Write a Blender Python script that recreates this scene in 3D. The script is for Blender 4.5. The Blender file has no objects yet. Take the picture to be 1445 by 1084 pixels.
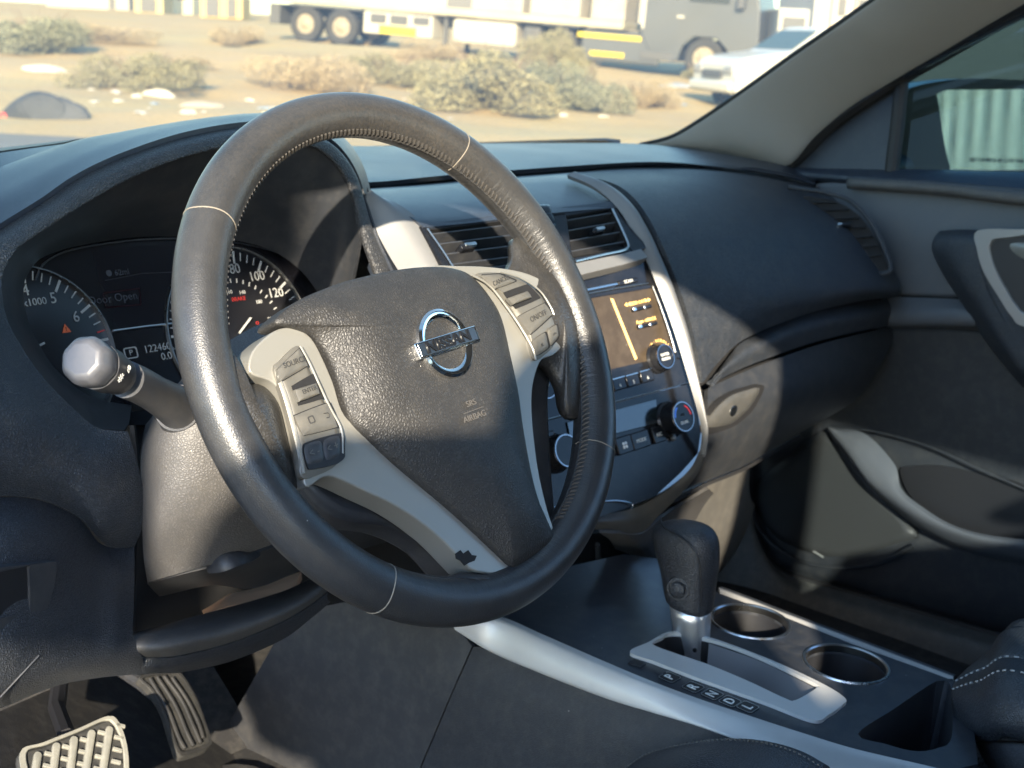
import bpy, bmesh, math, random
import numpy as np
from mathutils import Vector, Matrix
random.seed(7); np.random.seed(7)
scn = bpy.context.scene
COL = scn.collection
R = math.radians
# ------------------------------------------------------------------ camera
CF = 1850.6; CW = 1445.0; CH = 1084.0
CP = np.array([-1.00367, -.61625, .20929]); YAW, PIT, ROL = .8713829, .2551888, .0514213
_fw = np.array([math.sin(YAW)*math.cos(PIT), math.cos(YAW)*math.cos(PIT), -math.sin(PIT)])
_rt = np.array([math.cos(YAW), -math.sin(YAW), 0.]); _up = np.cross(_rt, _fw)
_r = math.cos(ROL)*_rt + math.sin(ROL)*_up; _u = -math.sin(ROL)*_rt + math.cos(ROL)*_up
cd = bpy.data.cameras.new('camera'); cam = bpy.data.objects.new('camera', cd); COL.objects.link(cam)
cam.matrix_world = Matrix(((_r[0], _u[0], -_fw[0], CP[0]), (_r[1], _u[1], -_fw[1], CP[1]), (_r[2], _u[2], -_fw[2], CP[2]), (0, 0, 0, 1)))
cd.sensor_width = 36; cd.lens = 36*CF/CW; cd.clip_start = .02; cd.clip_end = 3000
cd.dof.use_dof = True; cd.dof.focus_distance = .86; cd.dof.aperture_fstop = 14; cd.dof.aperture_blades = 0
scn.camera = cam
# ------------------------------------------------------------------ world, sun, exposure
SUN_EL = 21.0; SUN_AZ = 41.0      # light travels towards (cos az, sin az): from the car's left rear
L = Vector((math.cos(R(SUN_EL))*math.cos(R(SUN_AZ)), math.cos(R(SUN_EL))*math.sin(R(SUN_AZ)), -math.sin(R(SUN_EL))))
w = bpy.data.worlds.new('World'); scn.world = w; w.use_nodes = True
nt = w.node_tree; bg = nt.nodes['Background']; sky = nt.nodes.new('ShaderNodeTexSky'); sky.sky_type = 'NISHITA'
sky.sun_disc = False; sky.sun_elevation = R(SUN_EL); sky.sun_rotation = math.atan2(-L.x, -L.y)
sky.air_density = 1.15; sky.dust_density = .5; sky.ozone_density = 5.0
nt.links.new(sky.outputs[0], bg.inputs[0]); bg.inputs[1].default_value = .15
sl = bpy.data.lights.new('sun', 'SUN'); so = bpy.data.objects.new('sun', sl); COL.objects.link(so)
sl.energy = 3.4; sl.angle = R(.6); sl.color = (1, .87, .68); so.rotation_euler = L.to_track_quat('-Z', 'Y').to_euler()
scn.view_settings.view_transform = 'Standard'; scn.view_settings.look = 'None'; scn.view_settings.gamma = 1
scn.view_settings.exposure = 2.42
scn.view_settings.use_curve_mapping = False
scn.render.engine = 'CYCLES'
scn.cycles.max_bounces = 8; scn.cycles.transparent_max_bounces = 16
# ------------------------------------------------------------------ geometry helpers
def ray(px, py): return _fw + _r*(px-722.5)/CF - _u*(py-542)/CF
def P(px, py, X=None, Y=None, Z=None, d=None):
    """point of the place seen at a photo pixel, on the plane X / Y / Z = const of the car (metres)"""
    v = ray(px, py)
    if X is not None: t = (X-CP[0])/v[0]
    elif Y is not None: t = (Y-CP[1])/v[1]
    elif Z is not None: t = (Z-CP[2])/v[2]
    else: t = d
    return CP + v*t
class Frame:
    def __init__(s, O, e1, n):
        s.O = np.array(O, float); n = np.array(n, float); n /= np.linalg.norm(n)
        e1 = np.array(e1, float); e1 -= n*(e1@n); e1 /= np.linalg.norm(e1)
        s.e1, s.n = e1, n; s.e2 = np.cross(n, e1)
    def w(s, a, b, h=0.): return s.O + s.e1*a + s.e2*b + s.n*h
    def px(s, x, y, h=0.):
        v = ray(x, y); t = (s.n@(s.O-CP)+h)/(s.n@v); q = CP+v*t-s.O
        return np.array([q@s.e1, q@s.e2])
    def pxs(s, pts, h=0.): return [s.px(x, y, h) for x, y in pts]
def frame3(A, B, Cc):
    """plane through three world points, e1 along A->B, normal turned to the camera"""
    A, B, Cc = map(np.array, (A, B, Cc)); n = np.cross(B-A, Cc-A)
    if n@(CP-A) < 0: n = -n
    return Frame(A, B-A, n)
def cr(pts, n, closed=False):
    """Catmull-Rom through the points, n samples"""
    p = np.array(pts, float); m = len(p)
    if closed:
        q = np.concatenate([p[-1:], p, p[:2]]); seg = m
    else:
        q = np.concatenate([[2*p[0]-p[1]], p, [2*p[-1]-p[-2]]]); seg = m-1
    ln = np.linalg.norm(np.diff(q[1:seg+2], axis=0), axis=1); cum = np.concatenate([[0], np.cumsum(ln)])
    ts = np.linspace(0, cum[-1], n+1)[:-1] if closed else np.linspace(0, cum[-1], n)
    out = []
    for t in ts:
        i = min(max(np.searchsorted(cum, t, side='right')-1, 0), seg-1)
        u = (t-cum[i])/max(ln[i], 1e-9)
        a, b, c, d = q[i], q[i+1], q[i+2], q[i+3]
        out.append(.5*((2*b)+(-a+c)*u+(2*a-5*b+4*c-d)*u*u+(-a+3*b-3*c+d)*u**3))
    return np.array(out)
def tag(o, label=None, cat=None, group=None, kind=None):
    if label: o['label'] = label
    if cat: o['category'] = cat
    if group: o['group'] = group
    if kind: o['kind'] = kind
    return o
def base(o):
    while o.parent: o = o.parent
    return np.array(o.location)
def thing(name, label, cat, loc=(0, 0, 0), group=None):
    o = bpy.data.objects.new(name, None); o.empty_display_size = .05; COL.objects.link(o); o.location = tuple(loc)
    return tag(o, label, cat, group)
def obj(name, me, mat, parent=None, smooth=True, bevel=0., solid=0., sub=0, label=None, sharp=35, bseg=2):
    """link a mesh (verts in world space) as one object under its parent"""
    if not isinstance(me, bpy.types.Mesh):
        vs, fs = me; m_ = bpy.data.meshes.new(name); m_.from_pydata([tuple(v) for v in vs], [], fs); me = m_
    if parent is not None:
        b = base(parent); me.transform(Matrix.Translation(tuple(-b)))
    bm = bmesh.new(); bm.from_mesh(me); bmesh.ops.recalc_face_normals(bm, faces=bm.faces); bm.to_mesh(me); bm.free()
    me.materials.append(mat)
    o = bpy.data.objects.new(name, me); COL.objects.link(o)
    if parent is not None: o.parent = parent
    if solid:
        md = o.modifiers.new('solidify', 'SOLIDIFY'); md.thickness = abs(solid); md.offset = -1 if solid > 0 else 1
    if bevel:
        md = o.modifiers.new('bevel', 'BEVEL'); md.width = bevel; md.segments = bseg; md.limit_method = 'ANGLE'; md.angle_limit = R(30)
        md.harden_normals = False
    if sub:
        md = o.modifiers.new('subdivision', 'SUBSURF'); md.levels = sub; md.render_levels = sub
    if smooth:
        me.polygons.foreach_set('use_smooth', [True]*len(me.polygons))
        if sharp: me.set_sharp_from_angle(angle=R(sharp))
    if label: o['label'] = label
    return o
def merge(*ms):
    V, F = [], []
    for v, f in ms:
        n = len(V); V += [tuple(a) for a in v]; F += [tuple(i+n for i in q) for q in f]
    return V, F
def grid(rows, closed=False):
    m, n = len(rows), len(rows[0]); V = [p for r in rows for p in r]; F = []
    for i in range(m-1):
        for j in range(n if closed else n-1):
            k = (j+1) % n; F.append((i*n+j, i*n+k, (i+1)*n+k, (i+1)*n+j))
    return V, F
def loft(curves, n=40, m=30, lin=False):
    cs = [cr(c, n) for c in curves]
    if lin: rows = cs
    else:
        cols = [cr([c[j] for c in cs], m) for j in range(n)]
        rows = [[cols[j][i] for j in range(n)] for i in range(m)]
    return grid(rows)
def facecam(me_vf, thick):
    """solid shell: copies the surface pushed away from the camera along its smooth normals, closed with a rim"""
    V, F = me_vf; bm = bmesh.new(); vs = [bm.verts.new(tuple(v)) for v in V]
    for f in F:
        try: bm.faces.new([vs[i] for i in f])
        except ValueError: pass
    bmesh.ops.recalc_face_normals(bm, faces=bm.faces); bm.normal_update()
    s = sum((Vector(CP)-f.calc_center_median()).dot(f.normal)*f.calc_area() for f in bm.faces)
    sg = -1 if s > 0 else 1
    bm.verts.ensure_lookup_table(); V2 = [np.array(v.co) for v in bm.verts]
    VB = [np.array(v.co)+sg*np.array(v.normal)*thick for v in bm.verts]
    n = len(V2); E = [e for e in bm.edges if len(e.link_faces) == 1]
    FF = [tuple(v.index for v in f.verts) for f in bm.faces]
    out = FF + [tuple(reversed([i+n for i in f])) for f in FF] + [(e.verts[0].index, e.verts[1].index, e.verts[1].index+n, e.verts[0].index+n) for e in E]
    bm.free(); return V2+VB, out
def tube(path, rad, closed=False, seg=12, flat=1., up=None, cap=True):
    """sweep a (flattened) circle along a path; rad may be a list"""
    p = [np.array(a, float) for a in path]; n = len(p); rr = rad if hasattr(rad, '__len__') else [rad]*n
    up0 = np.array(up, float) if up is not None else None; rows = []; prev = None
    for i in range(n):
        t = (p[(i+1) % n]-p[i-1]) if closed else (p[min(i+1, n-1)]-p[max(i-1, 0)]); t = t/np.linalg.norm(t)
        if up0 is not None: a = up0-t*(up0@t)
        elif prev is None: a = np.cross(t, [0.3, .2, 1.]) if abs(t[2]) < .9 else np.cross(t, [1., 0, 0])
        else: a = prev-t*(prev@t)
        a = a/np.linalg.norm(a); prev = a; b = np.cross(t, a)
        rows.append([p[i]+a*rr[i]*math.cos(q)*flat+b*rr[i]*math.sin(q) for q in np.linspace(0, 2*math.pi, seg+1)[:-1]])
    if closed: rows.append(rows[0])
    V, F = grid(rows, True)
    if not closed and cap:
        F += [tuple(range(seg))[::-1], tuple(len(V)-seg+i for i in range(seg))]
    return V, F
def lathe(fr, c, prof, seg=40, ph0=0, cap0=True):
    """profile [(r,h)] turned about the frame normal at local c"""
    rows = [[fr.w(c[0]+r*math.cos(t), c[1]+r*math.sin(t), h) for t in np.linspace(0, 2*math.pi, seg+1)[:-1]+ph0] for r, h in prof]
    V, F = grid(rows, True)
    if prof[-1][0] > 1e-6: F.append(tuple(len(V)-seg+i for i in range(seg)))
    if cap0 and prof[0][0] > 1e-6: F.append(tuple(range(seg))[::-1])
    return V, F
def pillow(fr, out, h0, h1, wall=.002, n=0, rings=6, p=2.5, lip=0.0):
    """domed pad: outline at h0, crown at h1, side wall going down"""
    o = cr(out, n, True) if n else np.array(out, float)
    c = o.mean(0); rows = [[fr.w(a, b, h0-wall) for a, b in o]]
    if lip: rows.append([fr.w(a, b, h0-lip) for a, b in o])
    for k in range(rings):
        s = 1-k/(rings-.0)
        rows.append([fr.w(c[0]+(a-c[0])*s, c[1]+(b-c[1])*s, h0+(h1-h0)*(1-s**p)) for a, b in o])
    V, F = grid(rows, True); k = len(V); V = list(V)+[fr.w(c[0], c[1], h1)]; m = len(o)
    F += [(k-m+j, k-m+(j+1) % m, k) for j in range(m)]
    F.append(tuple(range(m))[::-1]); return V, F
def slab(fr, out, h0, h1, n=0, holes=None):
    """flat plate between heights h0 and h1 with the given outline; one hole allowed (bridge)"""
    o = cr(out, n, True) if n else np.array(out, float); m = len(o)
    V = [fr.w(a, b, h0) for a, b in o]+[fr.w(a, b, h1) for a, b in o]
    F = [tuple(range(m))[::-1], tuple(range(m, 2*m))]+[(j, (j+1) % m, m+(j+1) % m, m+j) for j in range(m)]
    return V, F
def ringplate(fr, out, inn, h0, h1, n=64):
    """plate with an opening: outer and inner outline sampled alike"""
    a = cr(out, n, True); b = cr(inn, n, True)
    def reorder(b):
        k = min(range(n), key=lambda k: np.linalg.norm(b[k]-a[0])); return np.roll(b, -k, 0)
    area = lambda q: sum(q[i][0]*q[(i+1) % n][1]-q[(i+1) % n][0]*q[i][1] for i in range(n))
    if area(a)*area(b) < 0: b = b[::-1]
    b = reorder(b)
    rows = [[fr.w(*q, h1) for q in a], [fr.w(*q, h1) for q in b], [fr.w(*q, h0) for q in b], [fr.w(*q, h0) for q in a], [fr.w(*q, h1) for q in a]]
    return grid(rows, True)
def box(c, sx, sy, sz, rot=None):
    M = rot if rot is not None else np.eye(3)
    V = [np.array(c)+M@np.array([i*sx/2, j*sy/2, k*sz/2]) for i in (-1, 1) for j in (-1, 1) for k in (-1, 1)]
    return V, [(0, 1, 3, 2), (4, 6, 7, 5), (0, 4, 5, 1), (2, 3, 7, 6), (0, 2, 6, 4), (1, 5, 7, 3)]
def fbox(fr, a, b, h, sa, sb, sh, ang=0):
    M = np.stack([fr.e1, fr.e2, fr.n], 1); c, s = math.cos(ang), math.sin(ang)
    return box(fr.w(a, b, h), sa, sb, sh, M@np.array([[c, -s, 0], [s, c, 0], [0, 0, 1.]]))
def rrect(a, b, w_, h_, r, k=4, ang=0.):
    out = []
    for (sx, sy, t0) in ((1, 1, 0), (-1, 1, 90), (-1, -1, 180), (1, -1, 270)):
        for i in range(k+1):
            t = R(t0+90*i/k); out.append((sx*(w_/2-r)+r*math.cos(t), sy*(h_/2-r)+r*math.sin(t)))
    c, s = math.cos(ang), math.sin(ang)
    return [(a+x*c-y*s, b+x*s+y*c) for x, y in out]
def text(name, s, fr, a, b, size, mat, parent, h=0., ang=0., ext=.0002, sx=1., align='CENTER', label=None, bold=0.):
    cu = bpy.data.curves.new(name, 'FONT'); cu.body = s; cu.size = size; cu.extrude = ext; cu.align_x = align; cu.align_y = 'CENTER'; cu.resolution_u = 3; cu.offset = bold
    t = bpy.data.objects.new('tmp', cu); COL.objects.link(t)
    me = bpy.data.meshes.new_from_object(t); bpy.data.objects.remove(t)
    c, sn = math.cos(ang), math.sin(ang); e1 = fr.e1*c+fr.e2*sn; e2 = -fr.e1*sn+fr.e2*c; o = fr.w(a, b, h)
    me.transform(Matrix(((e1[0]*sx, e2[0], fr.n[0], o[0]), (e1[1]*sx, e2[1], fr.n[1], o[1]), (e1[2]*sx, e2[2], fr.n[2], o[2]), (0, 0, 0, 1))))
    return obj(name, me, mat, parent, smooth=False, label=label)
def kids(o): return [c for c in bpy.data.objects if c.parent == o]
def dup(root, loc, rotz=0., label=None, sc=1.):
    r = root.copy(); COL.objects.link(r); r.location = loc; r.rotation_euler = (0, 0, rotz); r.scale = (sc, sc, sc)
    if label: r['label'] = label
    for ch in kids(root):
        c = ch.copy(); COL.objects.link(c); c.parent = r
        for g in kids(ch):
            d = g.copy(); COL.objects.link(d); d.parent = c
    return r
# ------------------------------------------------------------------ materials
def mat(name, col, rough=.5, metal=0., grain=0., gs=420., fine=0., fs=1500., dust=0., dcol=(.30, .27, .22), specks=0., spec=.5, emit=None, var=.15, coat=0., ns=9., sheen=0.):
    m = bpy.data.materials.new(name); m.use_nodes = True; N = m.node_tree.nodes; K = m.node_tree.links
    b = N['Principled BSDF']; b.inputs['Roughness'].default_value = rough; b.inputs['Metallic'].default_value = metal
    b.inputs['Specular IOR Level'].default_value = spec; b.inputs['Coat Weight'].default_value = coat
    if sheen: b.inputs['Sheen Weight'].default_value = sheen
    tc = N.new('ShaderNodeTexCoord'); co = tc.outputs['Object']
    n1 = N.new('ShaderNodeTexNoise'); n1.inputs['Scale'].default_value = ns; n1.inputs['Detail'].default_value = 6; K.new(co, n1.inputs['Vector'])
    mx = N.new('ShaderNodeMix'); mx.data_type = 'RGBA'
    mx.inputs[6].default_value = (*[c*(1-var) for c in col], 1); mx.inputs[7].default_value = (*[c*(1+var) for c in col], 1)
    K.new(n1.outputs[0], mx.inputs[0]); out = mx.outputs[2]
    if dust:
        n2 = N.new('ShaderNodeTexNoise'); n2.inputs['Scale'].default_value = 60; n2.inputs['Detail'].default_value = 8; n2.inputs['Roughness'].default_value = .7; K.new(co, n2.inputs['Vector'])
        mr = N.new('ShaderNodeMapRange'); mr.inputs[1].default_value = .45; mr.inputs[2].default_value = .8; mr.inputs[4].default_value = dust; K.new(n2.outputs[0], mr.inputs[0])
        m2 = N.new('ShaderNodeMix'); m2.data_type = 'RGBA'; K.new(mr.outputs[0], m2.inputs[0]); K.new(out, m2.inputs[6]); m2.inputs[7].default_value = (*dcol, 1); out = m2.outputs[2]
    if specks:
        v = N.new('ShaderNodeTexVoronoi'); v.inputs['Scale'].default_value = 160; K.new(co, v.inputs['Vector'])
        mr = N.new('ShaderNodeMapRange'); mr.inputs[1].default_value = .05; mr.inputs[2].default_value = .09; mr.inputs[3].default_value = 1; mr.inputs[4].default_value = 0; K.new(v.outputs['Distance'], mr.inputs[0])
        th = N.new('ShaderNodeMath'); th.operation = 'GREATER_THAN'; th.inputs[1].default_value = 1-specks*.25; K.new(v.outputs['Color'], th.inputs[0])
        ml = N.new('ShaderNodeMath'); ml.operation = 'MULTIPLY'; K.new(mr.outputs[0], ml.inputs[0]); K.new(th.outputs[0], ml.inputs[1])
        m3 = N.new('ShaderNodeMix'); m3.data_type = 'RGBA'; K.new(ml.outputs[0], m3.inputs[0]); K.new(out, m3.inputs[6]); m3.inputs[7].default_value = (.4, .38, .34, 1); out = m3.outputs[2]
    pre = out
    rv = N.new('ShaderNodeMapRange'); rv.inputs[3].default_value = max(0, rough-.07); rv.inputs[4].default_value = min(1, rough+.07); K.new(n1.outputs[0], rv.inputs[0]); K.new(rv.outputs[0], b.inputs['Roughness'])
    nrm = None
    if grain:
        nd = N.new('ShaderNodeTexNoise'); nd.inputs['Scale'].default_value = gs*.5; K.new(co, nd.inputs['Vector'])
        ad = N.new('ShaderNodeVectorMath'); ad.operation = 'MULTIPLY_ADD'; K.new(nd.outputs['Color'], ad.inputs[0]); ad.inputs[1].default_value = (1.2/gs,)*3; K.new(co, ad.inputs[2])
        v = N.new('ShaderNodeTexVoronoi'); v.feature = 'DISTANCE_TO_EDGE'; v.inputs['Scale'].default_value = gs; K.new(ad.outputs[0], v.inputs['Vector'])
        mr = N.new('ShaderNodeMapRange'); mr.inputs[2].default_value = .35; K.new(v.outputs['Distance'], mr.inputs[0])
        bp = N.new('ShaderNodeBump'); bp.inputs['Strength'].default_value = min(1, grain); bp.inputs['Distance'].default_value = .0004*max(1, grain); K.new(mr.outputs[0], bp.inputs['Height']); nrm = bp
        sc_ = N.new('ShaderNodeMapRange'); sc_.inputs[3].default_value = 1-.45*min(1, grain); sc_.inputs[4].default_value = 1+.30*min(1, grain); K.new(mr.outputs[0], sc_.inputs[0])
        mu = N.new('ShaderNodeVectorMath'); mu.operation = 'SCALE'; K.new(pre, mu.inputs[0]); K.new(sc_.outputs[0], mu.inputs['Scale']); pre = mu.outputs[0]
    if fine:
        v = N.new('ShaderNodeTexNoise'); v.inputs['Scale'].default_value = fs; v.inputs['Detail'].default_value = 3; K.new(co, v.inputs['Vector'])
        bp = N.new('ShaderNodeBump'); bp.inputs['Strength'].default_value = min(1, fine); bp.inputs['Distance'].default_value = .0004; K.new(v.outputs[0], bp.inputs['Height'])
        if nrm: K.new(nrm.outputs[0], bp.inputs['Normal'])
        nrm = bp
    K.new(pre, b.inputs['Base Color'])
    if nrm: K.new(nrm.outputs[0], b.inputs['Normal'])
    if emit: b.inputs['Emission Color'].default_value = (*emit[:3], 1); b.inputs['Emission Strength'].default_value = emit[3]
    return m
M = {}
M['dash'] = mat('dash grained vinyl', (.030, .036, .046), .48, grain=.9, gs=470, dust=.12, specks=.15)
M['dash_top'] = mat('dash top vinyl', (.024, .031, .045), .36, grain=.25, gs=900, dust=.06)
M['lip'] = mat('hood lip vinyl', (.032, .033, .036), .45, grain=1.5, gs=420, dust=.1)
M['hardgrey'] = mat('dark hard plastic', (.027, .029, .034), .45, fine=.35, fs=1800, dust=.10, specks=.15)
M['knee'] = mat('knee panel plastic', (.031, .036, .045), .42, grain=1.0, gs=560, dust=.06, specks=.1)
M['column'] = mat('column cover plastic', (.080, .078, .078), .54, grain=.6, gs=480, dust=.08, specks=.2)
M['airbag'] = mat('airbag leather grain', (.025, .0245, .0245), .50, grain=.62, gs=470, dust=.06)
M['silver'] = mat('satin silver paint', (.27, .265, .24), .36, metal=.4, fine=.08, dust=.05, specks=.1)
M['silver_trim'] = mat('silver trim paint', (.26, .26, .255), .42, metal=.25, fine=.08, dust=.08, specks=.1)
M['edge'] = mat('sun painted edge silver', (.52, .52, .50), .42, metal=.25, fine=.08, dust=.08, specks=.1)  # base lifted above the other silver to paint sunlight onto the edges
M['champ'] = mat('switch pad grey', (.13, .125, .11), .42, metal=.3, fine=.1, dust=.15)
M['button'] = mat('grey button', (.085, .082, .073), .5, fine=.2, dust=.2)
M['black'] = mat('matt black plastic', (.010, .010, .012), .5, fine=.1)
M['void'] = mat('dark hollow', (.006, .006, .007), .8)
M['gloss'] = mat('gloss black', (.009, .010, .013), .16, spec=.22, dust=.04, var=.3)
M['tickp'] = mat('gauge print', (.34, .34, .32), .5)
M['darkchrome'] = mat('dark chrome', (.22, .22, .23), .22, metal=1.)
M['dashtrim'] = mat('dash trim paint', (.17, .17, .168), .44, metal=.2, fine=.08, dust=.08, specks=.1)
M['chrome'] = mat('chrome', (.75, .75, .74), .10, metal=1.)
M['dullchrome'] = mat('satin chrome', (.45, .46, .46), .28, metal=1.)
M['print'] = mat('white print', (.70, .70, .66), .5)
M['printdim'] = mat('worn dark print', (.03, .03, .03), .6)
M['pillar'] = mat('grey pillar cloth', (.26, .25, .235), .75, fine=.25, fs=900, sheen=.1)
M['seal'] = mat('rubber seal', (.012, .012, .013), .6)
M['door'] = mat('door vinyl', (.021, .024, .029), .55, fine=.2, fs=1100, dust=.08)
M['door_light'] = mat('door upper panel', (.075, .081, .092), .5, fine=.2, fs=1100, dust=.05)
M['carpet'] = mat('carpet', (.012, .012, .013), .95, fine=1., fs=700, dust=.12)
M['ledge'] = mat('sun painted ledge plastic', (.055, .054, .053), .55, grain=.4, gs=700, dust=.1)  # base colour raised in place of sunlight missing on the ledge
M['seat'] = mat('seat leather', (.028, .031, .037), .42, grain=.7, gs=420)
M['thread'] = mat('grey thread', (.35, .35, .34), .7)
M['redp'] = mat('red print', (.6, .04, .03), .5, emit=(1, .06, .03, .12))
M['orange'] = mat('orange print', (.7, .28, .06), .5, emit=(1, .45, .1, .15))
# ================================================================== STEERING WHEEL
TILT = .495
WC = np.array([-.37, 0., 0.]); SW = Frame(WC, (1, 0, 0), (0, -math.cos(TILT), math.sin(TILT)))
RR, RT = .1745, .0157
def leather_mat():
    m = mat('rim leather', (.027, .028, .030), .35, grain=.2, gs=620, dust=.05, specks=.5, var=.25, ns=14)
    N = m.node_tree.nodes; K = m.node_tree.links; b = N['Principled BSDF']
    uv = N.new('ShaderNodeTexCoord'); sp = N.new('ShaderNodeSeparateXYZ'); K.new(uv.outputs['UV'], sp.inputs[0])
    # wrinkles pulled in towards the seam on the inner edge (v = .5)
    mp = N.new('ShaderNodeMapping'); mp.inputs['Scale'].default_value = (330, 7, 1); K.new(uv.outputs['UV'], mp.inputs[0])
    nz = N.new('ShaderNodeTexNoise'); nz.inputs['Scale'].default_value = 1; nz.inputs['Detail'].default_value = 3; nz.inputs['Distortion'].default_value = .6; K.new(mp.outputs[0], nz.inputs['Vector'])
    d = N.new('ShaderNodeMath'); d.operation = 'SUBTRACT'; d.inputs[1].default_value = .5; K.new(sp.outputs[1], d.inputs[0])
    a = N.new('ShaderNodeMath'); a.operation = 'ABSOLUTE'; K.new(d.outputs[0], a.inputs[0])
    mr = N.new('ShaderNodeMapRange'); mr.inputs[1].default_value = .06; mr.inputs[2].default_value = .26; mr.inputs[3].default_value = 1; mr.inputs[4].default_value = 0; K.new(a.outputs[0], mr.inputs[0])
    bp = N.new('ShaderNodeBump'); bp.inputs['Distance'].default_value = .0007; K.new(nz.outputs[0], bp.inputs['Height']); K.new(mr.outputs[0], bp.inputs['Strength'])
    old = b.inputs['Normal'].links[0].from_socket; K.new(old, bp.inputs['Normal']); K.new(bp.outputs[0], b.inputs['Normal'])
    # brown wear where hands hold the rim
    wn = N.new('ShaderNodeTexNoise'); wn.inputs['Scale'].default_value = 5; K.new(uv.outputs['Object'], wn.inputs['Vector'])
    fn = N.new('ShaderNodeTexNoise'); fn.inputs['Scale'].default_value = 500; fn.inputs['Detail'].default_value = 4; K.new(uv.outputs['Object'], fn.inputs['Vector'])
    so_ = N.new('ShaderNodeSeparateXYZ'); K.new(uv.outputs['Object'], so_.inputs[0])
    zz = N.new('ShaderNodeMapRange'); zz.inputs[1].default_value = .04; zz.inputs[2].default_value = .14; K.new(so_.outputs[2], zz.inputs[0])
    m1 = N.new('ShaderNodeMath'); m1.operation = 'MULTIPLY'; K.new(zz.outputs[0], m1.inputs[0]); K.new(wn.outputs[0], m1.inputs[1])
    fr_ = N.new('ShaderNodeMapRange'); fr_.inputs[1].default_value = .30; fr_.inputs[2].default_value = .75; K.new(fn.outputs[0], fr_.inputs[0])
    m2 = N.new('ShaderNodeMath'); m2.operation = 'MULTIPLY'; K.new(m1.outputs[0], m2.inputs[0]); K.new(fr_.outputs[0], m2.inputs[1])
    mx = N.new('ShaderNodeMix'); mx.data_type = 'RGBA'; bc = b.inputs['Base Color'].links[0].from_socket
    K.new(m2.outputs[0], mx.inputs[0]); K.new(bc, mx.inputs[6]); mx.inputs[7].default_value = (.07, .06, .048, 1); K.new(mx.outputs[2], b.inputs['Base Color'])
    return m
M['rim'] = leather_mat()
M['lobe'] = mat('spoke leather', (.028, .027, .026), .34, grain=.4, gs=420, dust=.06, specks=.3)
wheel = thing('steering_wheel', 'worn black leather steering wheel with silver spokes and a round chrome emblem', 'steering wheel', WC)
def rim_mesh():
    n, s = 256, 32; V, F, UV = [], [], []
    for i in range(n):
        t = 2*math.pi*i/n; k = RT*(1+.05*math.cos(2*(t-R(50)))**2)
        for j in range(s):
            q = 2*math.pi*j/s; rr = RR+k*math.cos(q)*(1.0 if math.cos(q) > 0 else 1.0)
            V.append(SW.w(rr*math.cos(t), rr*math.sin(t), k*1.02*math.sin(q)))
    for i in range(n):
        for j in range(s):
            a, b_ = (i+1) % n, (j+1) % s
            F.append((i*s+j, a*s+j, a*s+b_, i*s+b_)); UV.append([(i/n, j/s), ((i+1)/n, j/s), ((i+1)/n, (j+1)/s), (i/n, (j+1)/s)])
    me = bpy.data.meshes.new('rim'); me.from_pydata([tuple(v) for v in V], [], F); l = me.uv_layers.new(name='UVMap')
    for p, u in zip(me.polygons, UV):
        for li, q in zip(p.loop_indices, u): l.data[li].uv = q
    return me
obj('rim', rim_mesh(), M['rim'], wheel, sharp=0)
def rimpt(t, q, k=1.0): return SW.w((RR+RT*k*math.cos(q))*math.cos(t), (RR+RT*k*math.cos(q))*math.sin(t), RT*1.02*k*math.sin(q))
M['seam'] = mat('worn tan seam', (.20, .175, .14), .7, fine=.8, fs=2500, var=.3)
for px, py in ((300, 301), (652, 211), (848, 630), (547, 840)):
    a, b = SW.px(px, py, .01); t = math.atan2(b, a)
    pts = [rimpt(t+.012*math.sin(3*q)*.3, q, 1.035) for q in np.linspace(-.5, math.pi+.2, 40)]
    obj('rim_seam', tube(pts, .00055, seg=6), M['seam'], wheel)
st = []
for t in np.linspace(-R(62), R(196), 190):
    if abs(math.degrees(t) % 360-0) < 14 or math.degrees(t) > 166 and math.degrees(t) < 200: continue
    a = rimpt(t-.006, math.pi-.10, 1.0)
    st.append(tube([rimpt(t-.007, math.pi-.16, 1.03), rimpt(t, math.pi-.32, 1.08), rimpt(t+.008, math.pi-.50, 1.03)], .00095, seg=5))
o = obj('stitching', merge(*st), mat('dark thread', (.05, .046, .042), .6), wheel); o['kind'] = 'stuff'
welt = [rimpt(t, math.pi-.12+.02*math.sin(t*150), 1.02) for t in np.linspace(0, 2*math.pi, 400)[:-1]]
obj('rim_welt', tube(welt, .0011, closed=True, seg=6), M['rim'], wheel)
# leather lobes at three and nine o'clock
lr = SW.pxs([(722, 386), (735, 360), (738, 330), (775, 330), (812, 385), (845, 470), (846, 540), (828, 585), (808, 575), (800, 540), (782, 512), (757, 503), (735, 470), (705, 410)], .004)
obj('spoke_cover', pillow(SW, lr, -.003, .0110, wall=.008, n=60, rings=8, p=1.6), M['lobe'], wheel, sharp=0)
ll = SW.pxs([(322, 470), (334, 522), (350, 537), (378, 540), (400, 565), (412, 610), (421, 650), (427, 686), (405, 690), (350, 650), (305, 600), (278, 540), (275, 480)], .004)
obj('spoke_cover', pillow(SW, ll, -.002, .0145, wall=.008, n=60, rings=8, p=1.6), M['lobe'], wheel, sharp=0)
# back cover (dark) behind the hub
bk = SW.pxs([(405, 650), (430, 700), (480, 735), (545, 745), (600, 772), (640, 812), (700, 830), (760, 790), (776, 740), (770, 640), (770, 540), (800, 470), (780, 400), (700, 385), (600, 390), (480, 410), (390, 470), (350, 500), (345, 560)], -.03)
obj('back_cover', slab(SW, bk, -.055, -.022, n=90), M['hardgrey'], wheel, bevel=.006, bseg=3)
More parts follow.
